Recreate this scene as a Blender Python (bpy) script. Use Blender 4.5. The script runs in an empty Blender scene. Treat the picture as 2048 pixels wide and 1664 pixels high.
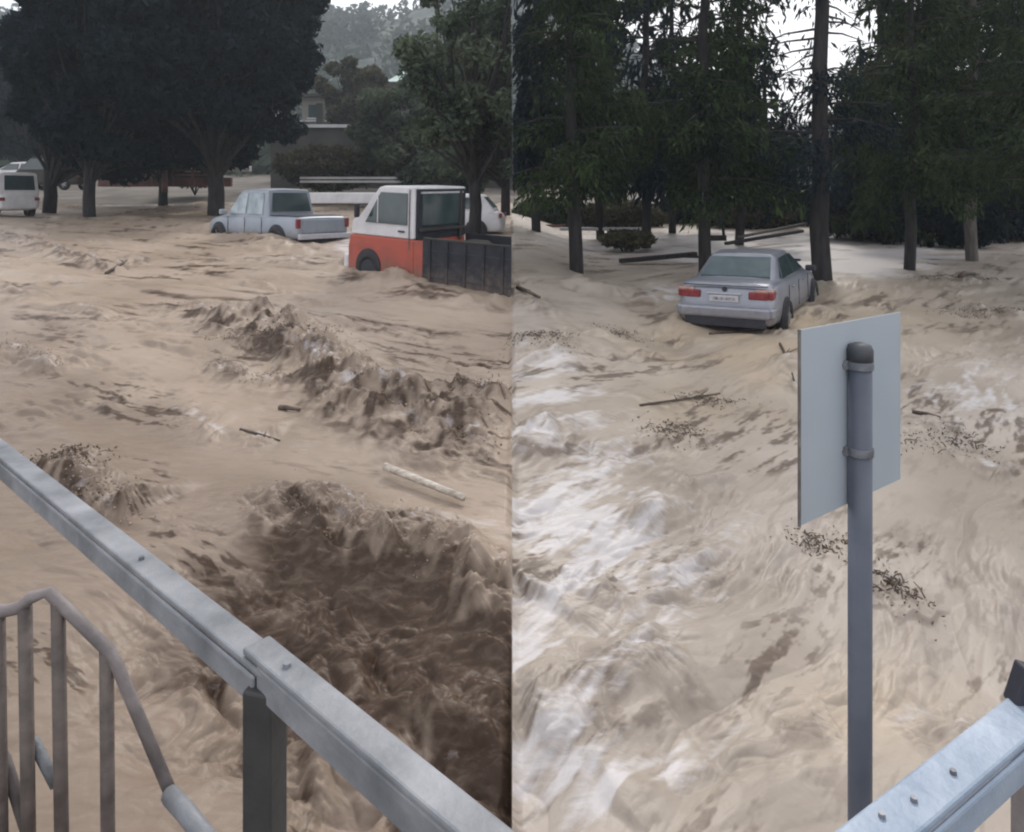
import bpy, bmesh, math, random
import numpy as np
from mathutils import Vector, Matrix, Euler

random.seed(7)
rng = np.random.default_rng(11)
R = math.radians
EYE = 2.7           # eye height above the near flood water
F = 1450.0          # focal length in photograph pixels (2048 wide)
HOR = 390.0         # horizon row of the photograph

# ------------------------------------------------------------------ camera / world / sun
scn = bpy.context.scene
cam_d = bpy.data.cameras.new('camera'); cam = bpy.data.objects.new('camera', cam_d)
scn.collection.objects.link(cam); scn.camera = cam
cam.location = (0, 0, EYE); cam.rotation_euler = (R(90), 0, 0)
cam_d.sensor_width = 36; cam_d.lens = F / 2048 * 36
cam_d.shift_y = -(832 - HOR) / 2048
cam_d.clip_start = 0.05; cam_d.clip_end = 3000

world = bpy.data.worlds.new('World'); scn.world = world; world.use_nodes = True
wn = world.node_tree.nodes; wl = world.node_tree.links
bg = wn['Background']
sky = wn.new('ShaderNodeTexSky'); sky.sky_type = 'NISHITA'; sky.sun_disc = False
SUN_EL, SUN_AZ = 46, 14      # azimuth measured from +Y (view direction), clockwise
sky.sun_elevation = R(SUN_EL); sky.sun_rotation = R(SUN_AZ)
sky.air_density = 1.0; sky.dust_density = 6.0; sky.ozone_density = 1.0
cloud = wn.new('ShaderNodeMix'); cloud.data_type = 'RGBA'; cloud.inputs[0].default_value = 0.72
cloud.inputs[7].default_value = (16.5, 16.4, 16.8, 1)      # overcast deck over the blue sky
wl.new(sky.outputs[0], cloud.inputs[6]); wl.new(cloud.outputs[2], bg.inputs[0])
bg.inputs[1].default_value = 0.09

sun_d = bpy.data.lights.new('sun', 'SUN'); sun = bpy.data.objects.new('sun', sun_d)
scn.collection.objects.link(sun)
sun_d.energy = 2.0; sun_d.angle = R(10); sun_d.color = (1.0, 0.95, 0.88)
sun.rotation_euler = (R(90 - SUN_EL), 0, R(180 - SUN_AZ) )
sun.rotation_euler = Vector((-math.sin(R(SUN_AZ)) * math.cos(R(SUN_EL)), -math.cos(R(SUN_AZ)) * math.cos(R(SUN_EL)), -math.sin(R(SUN_EL)))).to_track_quat('-Z', 'Y').to_euler()

scn.view_settings.view_transform = 'Standard'; scn.view_settings.look = 'None'
scn.view_settings.exposure = 0.12; scn.view_settings.gamma = 1
scn.cycles.filter_width = 2.1

# ------------------------------------------------------------------ helpers
def P(x, y, d):
    """world point seen at photograph pixel x,y at distance d along the view axis"""
    return Vector(((x - 1024) / F * d, d, EYE - (y - HOR) / F * d))

def link(o): scn.collection.objects.link(o); return o

def mesh_from(name, verts, faces, mat=None, parent=None, smooth=False):
    me = bpy.data.meshes.new(name)
    me.from_pydata([tuple(v) for v in verts], [], faces); me.update()
    if smooth:
        me.polygons.foreach_set('use_smooth', [True] * len(me.polygons))
    o = link(bpy.data.objects.new(name, me))
    if mat: me.materials.append(mat)
    if parent: o.parent = parent
    return o

def bm_obj(name, bm, mat=None, parent=None, smooth=False, bevel=0):
    me = bpy.data.meshes.new(name); bm.to_mesh(me); bm.free()
    if smooth: me.polygons.foreach_set('use_smooth', [True] * len(me.polygons))
    o = link(bpy.data.objects.new(name, me))
    if mat: me.materials.append(mat)
    if parent: o.parent = parent
    if bevel:
        b = o.modifiers.new('bevel', 'BEVEL'); b.width = bevel; b.segments = 2; b.limit_method = 'ANGLE'
    return o

def fast_quads(name, V, mat, parent=None, extra=None):
    """V: (n,4,3) array of quads"""
    n = V.shape[0]
    me = bpy.data.meshes.new(name)
    me.vertices.add(n * 4); me.vertices.foreach_set('co', V.astype(np.float32).ravel())
    me.loops.add(n * 4); me.loops.foreach_set('vertex_index', np.arange(n * 4, dtype=np.int32))
    me.polygons.add(n); me.polygons.foreach_set('loop_start', np.arange(0, n * 4, 4, dtype=np.int32))
    me.polygons.foreach_set('loop_total', np.full(n, 4, np.int32))
    me.update()
    me.materials.append(mat)
    o = link(bpy.data.objects.new(name, me))
    if parent: o.parent = parent
    return o

def empty(name, loc=(0, 0, 0), rotz=0, label=None, cat=None, group=None, rot=None):
    o = link(bpy.data.objects.new(name, None)); o.location = loc
    o.rotation_euler = rot if rot else (0, 0, rotz)
    o.empty_display_size = 0.1
    tag(o, label, cat, group); return o

def tag(o, label=None, cat=None, group=None, kind=None):
    if label: o['label'] = label
    if cat: o['category'] = cat
    if group: o['group'] = group
    if kind: o['kind'] = kind
    return o

def add_box(bm, c, s, rot=None):
    m = Matrix.Translation(c) @ (rot.to_4x4() if rot else Matrix.Identity(4)) @ Matrix.Diagonal((s[0], s[1], s[2], 1))
    bmesh.ops.create_cube(bm, size=1, matrix=m)

def add_tube(bm, pts, r, n=10, cap=True):
    """tube through pts; r scalar or list"""
    pts = [Vector(p) for p in pts]
    rs = r if isinstance(r, (list, tuple)) else [r] * len(pts)
    rings = []
    up = Vector((0, 0, 1))
    for i, p in enumerate(pts):
        t = (pts[min(i + 1, len(pts) - 1)] - pts[max(i - 1, 0)]).normalized()
        a = t.cross(up if abs(t.z) < 0.9 else Vector((1, 0, 0))).normalized()
        if rings and a.dot(last) < 0: a = -a
        last = a
        b = t.cross(a)
        rings.append([bm.verts.new(p + (a * math.cos(2 * math.pi * k / n) + b * math.sin(2 * math.pi * k / n)) * rs[i]) for k in range(n)])
    for i in range(len(rings) - 1):
        for k in range(n):
            bm.faces.new((rings[i][k], rings[i][(k + 1) % n], rings[i + 1][(k + 1) % n], rings[i + 1][k]))
    if cap:
        bm.faces.new(rings[0][::-1]); bm.faces.new(rings[-1])

def add_beam(bm, a, b, w, h, up=Vector((0, 0, 1))):
    a = Vector(a); b = Vector(b); t = (b - a).normalized()
    s = t.cross(up).normalized(); u = s.cross(t)
    m = Matrix((s, t, u)).transposed()
    add_box(bm, (a + b) / 2, (w, (b - a).length, h), m)

# ------------------------------------------------------------------ materials
def mat_new(name):
    m = bpy.data.materials.new(name); m.use_nodes = True
    nt = m.node_tree; return m, nt, nt.nodes['Principled BSDF']

def noisy(name, c1, c2, scale=4, rough=0.7, bump=0.0, metal=0.0, detail=6, coord='Object', stretch=None, spec=0.5, lo=0.35, hi=0.65, bscale=None):
    m, nt, b = mat_new(name)
    tc = nt.nodes.new('ShaderNodeTexCoord'); src = tc.outputs[coord]
    if stretch:
        mp = nt.nodes.new('ShaderNodeMapping'); mp.inputs['Scale'].default_value = stretch
        nt.links.new(src, mp.inputs[0]); src = mp.outputs[0]
    n = nt.nodes.new('ShaderNodeTexNoise'); n.inputs['Scale'].default_value = scale; n.inputs['Detail'].default_value = detail
    nt.links.new(src, n.inputs['Vector'])
    r = nt.nodes.new('ShaderNodeValToRGB'); r.color_ramp.elements[0].position = lo; r.color_ramp.elements[1].position = hi
    r.color_ramp.elements[0].color = (*c1, 1); r.color_ramp.elements[1].color = (*c2, 1)
    nt.links.new(n.outputs[0], r.inputs[0]); nt.links.new(r.outputs[0], b.inputs['Base Color'])
    b.inputs['Roughness'].default_value = rough; b.inputs['Metallic'].default_value = metal
    b.inputs['Specular IOR Level'].default_value = spec
    if bump:
        n2 = nt.nodes.new('ShaderNodeTexNoise'); n2.inputs['Scale'].default_value = bscale or scale * 4; n2.inputs['Detail'].default_value = 5
        nt.links.new(src, n2.inputs['Vector'])
        bp = nt.nodes.new('ShaderNodeBump'); bp.inputs['Strength'].default_value = bump; bp.inputs['Distance'].default_value = 0.02
        nt.links.new(n2.outputs[0], bp.inputs['Height']); nt.links.new(bp.outputs[0], b.inputs['Normal'])
    return m

def leaf_mat(name, dark, light, scale=0.9, warm=None):
    m, nt, b = mat_new(name)
    g = nt.nodes.new('ShaderNodeNewGeometry')
    n = nt.nodes.new('ShaderNodeTexNoise'); n.inputs['Scale'].default_value = scale; n.inputs['Detail'].default_value = 3
    w = nt.nodes.new('ShaderNodeTexNoise'); w.inputs['Scale'].default_value = 9; w.inputs['Detail'].default_value = 2
    nt.links.new(g.outputs['Position'], n.inputs['Vector']); nt.links.new(g.outputs['Position'], w.inputs['Vector'])
    a = nt.nodes.new('ShaderNodeMath'); a.operation = 'ADD'
    nt.links.new(n.outputs[0], a.inputs[0])
    s = nt.nodes.new('ShaderNodeMath'); s.operation = 'MULTIPLY'; s.inputs[1].default_value = 0.6
    nt.links.new(w.outputs[0], s.inputs[0]); nt.links.new(s.outputs[0], a.inputs[1])
    r = nt.nodes.new('ShaderNodeValToRGB'); r.color_ramp.elements[0].position = 0.62; r.color_ramp.elements[1].position = 1.02
    r.color_ramp.elements[0].color = (*dark, 1); r.color_ramp.elements[1].color = (*light, 1)
    nt.links.new(a.outputs[0], r.inputs[0]); nt.links.new(r.outputs[0], b.inputs['Base Color'])
    b.inputs['Roughness'].default_value = 0.75; b.inputs['Specular IOR Level'].default_value = 0.08
    tr = nt.nodes.new('ShaderNodeBsdfTranslucent'); nt.links.new(r.outputs[0], tr.inputs[0])
    mx = nt.nodes.new('ShaderNodeMixShader'); mx.inputs[0].default_value = 0.22
    out = nt.nodes['Material Output']
    nt.links.new(b.outputs[0], mx.inputs[1]); nt.links.new(tr.outputs[0], mx.inputs[2]); nt.links.new(mx.outputs[0], out.inputs[0])
    return m

M = {}
M['galv'] = noisy('galvanised_steel', (0.10, 0.112, 0.125), (0.29, 0.30, 0.325), 6, 0.6, 0.35, 0.1, lo=.3, hi=.7)
M['galv_blue'] = noisy('bluish_galvanised_steel', (0.17, 0.22, 0.30), (0.33, 0.39, 0.47), 7, 0.55, 0.3, 0.1, lo=.3, hi=.7)
M['post_dark'] = noisy('dark_painted_post', (0.028, 0.028, 0.03), (0.05, 0.05, 0.05), 12, 0.6, 0.1)
M['bar'] = noisy('brown_grey_bar', (0.075, 0.06, 0.055), (0.14, 0.115, 0.105), 14, 0.6, 0.2)
M['bar_rail'] = noisy('worn_grey_handrail', (0.12, 0.105, 0.105), (0.25, 0.22, 0.22), 7, 0.65, 0.3)
M['concrete'] = noisy('concrete', (0.22, 0.2, 0.18), (0.34, 0.32, 0.29), 3, 0.9, 0.4)
M['sign'] = noisy('sign_back_aluminium', (0.33, 0.38, 0.43), (0.375, 0.42, 0.465), 2.2, 0.55, 0.02, 0.0)
M['sign_post'] = noisy('grey_painted_pole', (0.078, 0.092, 0.125), (0.105, 0.12, 0.155), 6, 0.5, 0.05)
M['clamp'] = noisy('clamp_steel', (0.12, 0.13, 0.15), (0.22, 0.23, 0.26), 20, 0.45, 0.1, 0.3)
M['cap'] = noisy('pole_cap_plastic', (0.045, 0.052, 0.062), (0.07, 0.075, 0.085), 20, 0.6)
M['edge'] = noisy('sign_edge', (0.10, 0.09, 0.085), (0.2, 0.18, 0.17), 20, 0.6)
M['bark'] = noisy('bark', (0.010, 0.010, 0.013), (0.034, 0.030, 0.030), 9, 0.9, 0.8, stretch=(1, 1, 0.2))
M['bark_grey'] = noisy('grey_bark', (0.07, 0.065, 0.06), (0.14, 0.125, 0.11), 8, 0.9, 0.8, stretch=(1, 1, 0.25))
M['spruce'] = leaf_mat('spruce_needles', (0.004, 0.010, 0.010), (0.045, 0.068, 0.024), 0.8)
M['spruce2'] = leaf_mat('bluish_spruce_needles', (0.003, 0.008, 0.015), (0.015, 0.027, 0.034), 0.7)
M['green'] = leaf_mat('broadleaf_green', (0.006, 0.015, 0.009), (0.055, 0.08, 0.032), 0.9)
M['darkleaf'] = leaf_mat('dark_broadleaf', (0.003, 0.008, 0.014), (0.010, 0.021, 0.026), 0.4)
M['hazeleaf'] = leaf_mat('hazed_grey_green_leaf', (0.04, 0.058, 0.045), (0.12, 0.145, 0.095), 0.5)  # haze is mixed into this lighter leaf colour
M['brush'] = leaf_mat('brushwood', (0.03, 0.03, 0.02), (0.12, 0.11, 0.07), 1.2)
M['brush_dark'] = leaf_mat('wet_leaves', (0.06, 0.042, 0.028), (0.15, 0.11, 0.075), 3)
M['silver'] = noisy('silver_car_paint', (0.25, 0.265, 0.31), (0.30, 0.315, 0.36), 2, 0.28, 0, 0.35)
M['silver_blue'] = noisy('pale_blue_silver_paint', (0.26, 0.30, 0.355), (0.33, 0.36, 0.41), 1.2, 0.38, 0, 0.2)
M['white'] = noisy('white_paint', (0.55, 0.55, 0.58), (0.68, 0.68, 0.70), 3, 0.45)
M['red'] = noisy('orange_red_paint', (0.22, 0.075, 0.05), (0.40, 0.085, 0.06), 2.2, 0.55, lo=.3, hi=.55)
M['navy'] = noisy('dark_navy_boards', (0.012, 0.014, 0.022), (0.026, 0.028, 0.038), 4, 0.75, 0.2)
M['glass'] = noisy('car_glass', (0.03, 0.05, 0.055), (0.05, 0.075, 0.08), 2, 0.08, spec=0.9)
M['glass_rear'] = noisy('tree_reflection_rear_glass', (0.075, 0.105, 0.115), (0.11, 0.14, 0.15), 3, 0.55, spec=0.12)  # grey-green base colour stands in for reflected trees
M['glass_pale'] = noisy('sky_painted_glass', (0.16, 0.21, 0.24), (0.34, 0.40, 0.44), 3, 0.12, spec=0.9)  # pale base colour stands in for the sky's reflection
M['tyre'] = noisy('tyre_rubber', (0.015, 0.015, 0.017), (0.03, 0.03, 0.032), 10, 0.8)
M['rim'] = noisy('wheel_rim', (0.2, 0.2, 0.22), (0.3, 0.3, 0.32), 10, 0.4, 0, 0.6)
M['black'] = noisy('black_plastic', (0.018, 0.02, 0.03), (0.03, 0.032, 0.045), 8, 0.6)
M['tail'] = noisy('red_lens', (0.16, 0.015, 0.025), (0.24, 0.035, 0.04), 10, 0.3)
M['tail_pale'] = noisy('amber_pale_lens', (0.40, 0.20, 0.16), (0.48, 0.32, 0.27), 10, 0.2)
M['plate'] = noisy('number_plate', (0.42, 0.42, 0.46), (0.5, 0.5, 0.54), 10, 0.5)
M['plate_mark'] = noisy('mud_smeared_plate_marking', (0.12, 0.12, 0.14), (0.42, 0.42, 0.46), 22, 0.5, stretch=(1, 1, .3))
M['wood_pale'] = noisy('pale_wood', (0.34, 0.29, 0.24), (0.62, 0.57, 0.50), 5, 0.8, 0.3, stretch=(1, 6, 6))
M['wood_dark'] = noisy('wet_wood', (0.05, 0.035, 0.025), (0.12, 0.085, 0.065), 8, 0.6, 0.4)
M['wall_grey'] = noisy('weathered_wall', (0.035, 0.034, 0.032), (0.07, 0.065, 0.06), 0.5, 0.9, 0.3)
M['wall_pale'] = noisy('pale_render', (0.42, 0.43, 0.45), (0.6, 0.6, 0.62), 0.8, 0.8)
M['beige'] = noisy('beige_render', (0.16, 0.15, 0.135), (0.24, 0.22, 0.2), .8, 0.85)
M['roof'] = noisy('pale_green_roof', (0.40, 0.52, 0.48), (0.55, 0.65, 0.62), 1, 0.6)
M['rust'] = noisy('reddish_brown_paint', (0.09, 0.045, 0.04), (0.2, 0.10, 0.085), 2, 0.8, 0.2)
M['tarmac'] = noisy('wet_tarmac', (0.10, 0.095, 0.09), (0.17, 0.16, 0.15), 2, 0.6, 0.2)

def muddy(key, z0, z1, amt=.8):
    """dried splashes of mud on the lower part of a vehicle"""
    m = M[key]; nt = m.node_tree; N = nt.nodes; L = nt.links; b = N['Principled BSDF']
    src = b.inputs['Base Color'].links[0].from_socket
    tc = N.new('ShaderNodeTexCoord'); sp = N.new('ShaderNodeSeparateXYZ'); L.new(tc.outputs['Object'], sp.inputs[0])
    mr = N.new('ShaderNodeMapRange'); mr.inputs[1].default_value = z1; mr.inputs[2].default_value = z0; L.new(sp.outputs[2], mr.inputs[0])
    n = N.new('ShaderNodeTexNoise'); n.inputs['Scale'].default_value = 7; n.inputs['Detail'].default_value = 7; n.inputs['Roughness'].default_value = .7; L.new(tc.outputs['Object'], n.inputs['Vector'])
    a = N.new('ShaderNodeMath'); a.operation = 'MULTIPLY_ADD'; a.inputs[1].default_value = 2.6; L.new(n.outputs[0], a.inputs[0]); 
    q = N.new('ShaderNodeMath'); q.operation = 'MULTIPLY_ADD'; q.inputs[1].default_value = 1.6; q.inputs[2].default_value = -2.1; L.new(mr.outputs[0], q.inputs[0]); L.new(q.outputs[0], a.inputs[2])
    c = N.new('ShaderNodeMath'); c.operation = 'MULTIPLY'; c.use_clamp = True; c.inputs[1].default_value = amt; L.new(a.outputs[0], c.inputs[0])
    x = N.new('ShaderNodeMix'); x.data_type = 'RGBA'; L.new(c.outputs[0], x.inputs[0]); L.new(src, x.inputs[6]); x.inputs[7].default_value = (.20, .155, .12, 1)
    L.new(x.outputs[2], b.inputs['Base Color'])
muddy('silver', .25, .85, .75); muddy('silver_blue', .4, 1.0, .75); muddy('red', .45, 1.2, .8); muddy('navy', .5, 1.3, .5)

# ------------------------------------------------------------------ noise
def _hash(ix, iy, seed):
    h = (ix.astype(np.int64) * 374761393 + iy.astype(np.int64) * 668265263 + seed * 982451653) & 0xffffffff
    h = ((h ^ (h >> 13)) * 1274126177) & 0xffffffff
    return ((h ^ (h >> 16)) & 0xffff) / 65536.0

def gn(x, y, seed=0):
    """gradient noise, about -1..1"""
    ix = np.floor(x); iy = np.floor(y); fx = x - ix; fy = y - iy
    ux = fx * fx * fx * (fx * (fx * 6 - 15) + 10); uy = fy * fy * fy * (fy * (fy * 6 - 15) + 10)
    def g(dx, dy):
        a = _hash(ix + dx, iy + dy, seed) * 2 * np.pi
        return np.cos(a) * (fx - dx) + np.sin(a) * (fy - dy)
    a = g(0, 0); b = g(1, 0); c = g(0, 1); d = g(1, 1)
    return ((a * (1 - ux) + b * ux) * (1 - uy) + (c * (1 - ux) + d * ux) * uy) * 1.5

def ss(a, b, x):
    t = np.clip((x - a) / (b - a), 0, 1); return t * t * (3 - 2 * t)

# ------------------------------------------------------------------ the lie of the land
YL = [0, 3, 5, 8, 11, 14, 20, 30, 45, 70]; ZL = [-2.85, -2.8, -2.52, -2.3, -1.97, -1.66, -1.28, -.88, -.45, -.25]
YR = [0, 3, 5, 8, 13, 18, 25, 40, 70]; ZR = [-2.92, -2.88, -2.8, -2.62, -2.36, -1.93, -1.7, -1.25, -.9]
def base_level(X, Y):
    w = ss(-0.3, 3.0, X)
    return EYE + np.interp(Y, YL, ZL) * (1 - w) + np.interp(Y, YR, ZR) * w

def img_to_ground(x, y):
    """where the ray through photo pixel x,y meets the base water level"""
    lo, hi = 1.0, 69.0
    for _ in range(40):
        d = (lo + hi) / 2; X = (x - 1024) / F * d
        z = EYE - (y - HOR) / F * d
        if z > float(base_level(np.array(X), np.array(d))): lo = d
        else: hi = d
    return (x - 1024) / F * d, d

def poly_dist(X, Y, pts):
    """signed distance (positive on the camera side) to polyline and arclength fraction"""
    best = np.full(X.shape, 1e9); sg = np.zeros(X.shape); fr = np.zeros(X.shape)
    n = len(pts) - 1
    for i in range(n):
        ax, ay = pts[i]; bx, by = pts[i + 1]
        dx, dy = bx - ax, by - ay; L2 = dx * dx + dy * dy
        t = np.clip(((X - ax) * dx + (Y - ay) * dy) / L2, 0, 1)
        px, py = ax + t * dx, ay + t * dy
        d = np.hypot(X - px, Y - py)
        cr = dx * (Y - ay) - dy * (X - ax)
        m = d < best
        best = np.where(m, d, best); sg = np.where(m, -np.sign(cr), sg); fr = np.where(m, (i + t) / n, fr)
    return best * sg, fr

def ridge_pts(ps): return [img_to_ground(x, y) for x, y in ps]

RIDGES = [  # photo polyline, height, width back, width front, darkness
    (ridge_pts([(330, 600), (430, 640), (520, 665), (640, 745), (700, 800), (790, 840), (900, 880), (1010, 915)]), .30, .8, .34, 1.0),
    (ridge_pts([(430, 640), (540, 655), (660, 735), (760, 790), (880, 830), (1020, 868)]), .22, .5, .25, .9),
    (ridge_pts([(900, 800), (960, 800), (1020, 812)]), .22, .35, .22, .6),
    (ridge_pts([(0, 478), (60, 485), (130, 505), (210, 528), (300, 510)]), .22, .6, .3, .7),
    (ridge_pts([(360, 520), (520, 515), (620, 528)]), .10, .5, .3, .5),
    (ridge_pts([(-20, 700), (60, 715), (120, 740)]), .18, .5, .25, .6),
    (ridge_pts([(330, 800), (390, 850), (470, 870), (560, 875)]), .12, .5, .2, .4),
    (ridge_pts([(-20, 560), (30, 590), (45, 620)]), .2, .5, .25, .4),
    (ridge_pts([(130, 620), (180, 640), (200, 660)]), .12, .4, .2, .4),
    (ridge_pts([(400, 720), (500, 760), (560, 765)]), .14, .3, .2, .6),
    (ridge_pts([(60, 925), (140, 960), (190, 1010), (270, 1045)]), .28, .5, .18, 1.0),
    (ridge_pts([(392, 446), (480, 470), (570, 497), (640, 505)]), .26, .5, .5, .0),
    (ridge_pts([(660, 520), (740, 548), (850, 590), (940, 600), (1018, 612)]), .24, .5, .5, .0),
    (ridge_pts([(1540, 662), (1580, 655), (1625, 632), (1660, 612)]), .22, .35, .3, .0),
    (ridge_pts([(1350, 668), (1420, 672), (1520, 668)]), .12, .3, .25, .0),
    # right half
    (ridge_pts([(1030, 690), (1090, 690), (1120, 675)]), .22, .4, .25, .35),
    (ridge_pts([(1030, 860), (1080, 850), (1140, 830)]), .16, .35, .2, .35),
    (ridge_pts([(1270, 980), (1330, 955), (1400, 945)]), .12, .3, .15, .3),
    (ridge_pts([(1180, 1060), (1270, 1010), (1330, 985)]), .10, .3, .15, .25),
    (ridge_pts([(1040, 1160), (1100, 1130), (1170, 1140), (1220, 1120)]), .22, .35, .15, .5),
    (ridge_pts([(1130, 1240), (1230, 1180), (1330, 1130), (1480, 1065)]), .16, .35, .16, .35),
    (ridge_pts([(1030, 1420), (1150, 1380), (1190, 1345), (1290, 1330), (1390, 1297)]), .24, .5, .22, .5),
    (ridge_pts([(1540, 1430), (1640, 1425), (1690, 1428)]), .09, .3, .1, .4),
    (ridge_pts([(1220, 1600), (1330, 1530), (1420, 1470)]), .12, .2, .14, .0),
    (ridge_pts([(1800, 1440), (1900, 1410), (2040, 1400)]), .12, .3, .14, .5),
    (ridge_pts([(1810, 830), (1880, 860), (1960, 910), (2030, 930)]), .14, .4, .2, .5),
    (ridge_pts([(1760, 1140), (1800, 1180), (1820, 1200)]), .14, .3, .2, .4),
    (ridge_pts([(1850, 570), (1910, 560), (1950, 570)]), .35, .5, .35, .7),
    (ridge_pts([(1930, 610), (1990, 620), (2060, 635)]), .2, .4, .3, .5),
    (ridge_pts([(1040, 600), (1080, 620), (1130, 640)]), .2, .4, .3, .5),
    (ridge_pts([(1560, 700), (1580, 740), (1590, 780)]), .12, .2, .15, .5),
    (ridge_pts([(1280, 800), (1370, 790), (1450, 775)]), .08, .3, .15, .4),
    (ridge_pts([(1310, 870), (1350, 840), (1390, 865)]), .12, .25, .15, .5),
]
HYD = [img_to_ground(x, y) for x, y in [(250, 1075), (400, 1050), (500, 1035), (620, 1030), (700, 1080), (790, 1095), (900, 1120), (960, 1180), (1060, 1230)]]

def water_height(X, Y):
    Zb = base_level(X, Y)
    dyrow = np.maximum(Y * Y / (F * 2.4) * 1.6, Y * 0.0014)
    left = X < 0
    # two currents: one heading towards the lower right, one towards the lower left
    def stack(ang, seed, scales, asp):
        ca, sa = math.cos(ang), math.sin(ang)
        s = X * ca + Y * sa; t = -X * sa + Y * ca
        wx = gn(X / 2.6, Y / 2.6, seed + 40) * .35; wy = gn(X / 2.6 + 9, Y / 2.6, seed + 41) * .35
        wx += gn(X / .5, Y / .5, seed + 42) * .05; wy += gn(X / .5, Y / .5 + 5, seed + 43) * .05
        s = s + wx; t = t + wy
        patch = ss(-.45, .40, gn(s / 3.4, t / 1.5, seed + 50) + .35 * gn(s / 1.1, t / .7, seed + 51))
        patch2 = ss(-.2, .5, gn(s / 1.2 + 4, t / .6, seed + 52) + .3 * gn(s / .4, t / .25, seed + 53))
        h = np.zeros(X.shape)
        for i, (wlen, amp, rid) in enumerate(scales):
            n = gn(s / wlen / asp, t / wlen, seed + i)
            if rid:        # short peaked crests between flatter water, steeper on the downstream side
                n2 = gn(s / wlen / asp + .22 + n * .25, t / wlen + .22, seed + i)
                n = np.clip(n2 - .02, 0, 1) ** .75 * 1.1 - .25 + .35 * n
            k = 1.0
            if wlen < 1.0: k = .22 + .85 * patch
            if wlen < .45: k = .05 + 1.0 * patch * (.15 + .85 * patch2)
            fade = np.clip(wlen / (.75 * dyrow), 0, 1)
            h += amp * n * k * fade
        return h, patch, patch2
    hl, pl, ql = stack(R(-22), 100, [(3.2, .11, 0), (1.5, .09, 0), (.8, .075, 1), (.40, .070, 1), (.20, .058, 1), (.10, .040, 1), (.05, .014, 0)], 2.8)
    hr, pr, qr = stack(R(46), 300, [(3.4, .12, 0), (1.4, .11, 0), (.7, .14, 1), (.34, .11, 1), (.16, .068, 1), (.08, .032, 1), (.04, .010, 0)], 3.2)
    w = ss(-.06, .06, X)
    calm = 1 - .5 * ss(4.6, 3.4, Y + .5 * X) * left
    hr = hr * (1 - .75 * ss(15, 18, Y))
    h = hl * calm * (1 - w) + hr * w
    patch = pl * (1 - w) + pr * w; p2 = ql * (1 - w) + qr * w
    silt_shade = np.zeros(X.shape); crest = np.zeros(X.shape)
    sx = X + gn(X / .3, Y / .3, 31) * .12; sy = Y + gn(X / .3, Y / .3, 32) * .12
    spiky = (np.abs(gn(sx / .26, sy / .26, 7)) * .5 + np.abs(gn(sx / .12, sy / .12, 8)) * .32 + np.abs(gn(sx / .055, sy / .055, 88)) * .16)
    lump = gn(X / .42, Y / .42, 9) + .6 * gn(X / .2, Y / .25, 10)
    for pts, hh, wb, wf, dk in RIDGES:
        mx = np.array(pts); pad = 1.6
        sel = (X > mx[:, 0].min() - pad) & (X < mx[:, 0].max() + pad) & (Y > mx[:, 1].min() - pad) & (Y < mx[:, 1].max() + pad)
        if not sel.any(): continue
        xs, ys = X[sel], Y[sel]
        jx = gn(xs / .5, ys / .5, 21) * .16 + gn(xs / .17, ys / .17, 22) * .07
        d, fr = poly_dist(xs, ys + jx, pts)
        e = ss(0, .12, fr) * ss(1, .88, fr)
        prof = np.where(d < 0, np.exp(-(d / wb) ** 2), np.exp(-(d / wf) ** 2))
        edge = np.exp(-(np.abs(d) / (wf * 1.3)) ** 2)
        side = (np.array(mx[:, 0]).mean() < 0)
        keep = (xs < 0) if side else (xs >= 0)
        mod = .72 + .5 * lump[sel]
        kk = .62 if side else .42
        h[sel] += keep * e * prof * hh * mod * kk + keep * e * edge * (.10 if side else .05) * dk * (spiky[sel] * 2 - .5) * np.clip(6 / ys, .5, 1.2)
        s2 = np.exp(-((d - wf * .5) / (wf * 1.25)) ** 2) * e * dk * keep * np.clip(.45 + .55 * lump[sel] + 1.1 * gn(xs / .3, ys / .4, 23) + .9 * gn(xs / .1, ys / .16, 24), 0, 1.25)  # shade of the wave's front face, painted as dark brown
        silt_shade[sel] = np.maximum(silt_shade[sel], s2)
        if dk >= .4: crest[sel] = np.maximum(crest[sel], np.exp(-((d + wf * .25) / (wf * .45)) ** 2) * e * keep * np.clip(.25 + gn(xs / .22, ys / .3, 25) + .5 * gn(xs / .08, ys / .1, 26), 0, 1))
    # the deep hydraulic jump in the left half: the stream drops over a ledge and piles up below
    jx = gn(X / .7, Y / .7, 61) * .12 + gn(X / .25, Y / .25, 62) * .06
    hx = np.array([p[0] for p in HYD]); hy = np.array([p[1] for p in HYD])
    d = (np.interp(X, hx, hy) - Y - jx) * .85
    e = ss(hx[0] - .1, hx[0] + 1.5, X + .4 * gn(X / .6, Y / .6, 60)) * (X < 0)
    drop = ss(-.05, 1.0, d) * ss(2.3, 1.1, d) * e
    cx = X + gn(X / .4, Y / .4, 33) * .15; cy = Y + gn(X / .4, Y / .4, 34) * .15
    churn = (np.abs(gn(cx / .6, cy / .6, 63)) * .26 + np.abs(gn(cx / .27, cy / .27, 64)) * .13 + np.abs(gn(cx / .12, cy / .12, 65)) * .04 + np.abs(gn(cx / .055, cy / .055, 68)) * .012)
    h += -drop * (.34 - churn * .9) + e * np.exp(-((d + .12) / .30) ** 2) * (.10 + .22 * spiky + .10 * lump)
    nz = .30 * gn(X / .45, Y / .45, 66) + .18 * gn(X / .16, Y / .16, 67) + .10 * gn(X / .07, Y / .07, 69)
    dark = ss(-.30, .30, d + nz * 1.4) * ss(1.75, .95, d + nz * 1.6) * e  # shaded face of the drop, put into the water colour
    silt_shade = np.maximum(silt_shade, dark * 1.1)
    # foam: the aerated pale water of the right-hand current
    sR = X * math.cos(R(46)) + Y * math.sin(R(46)); tR = -X * math.sin(R(46)) + Y * math.cos(R(46))
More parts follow.
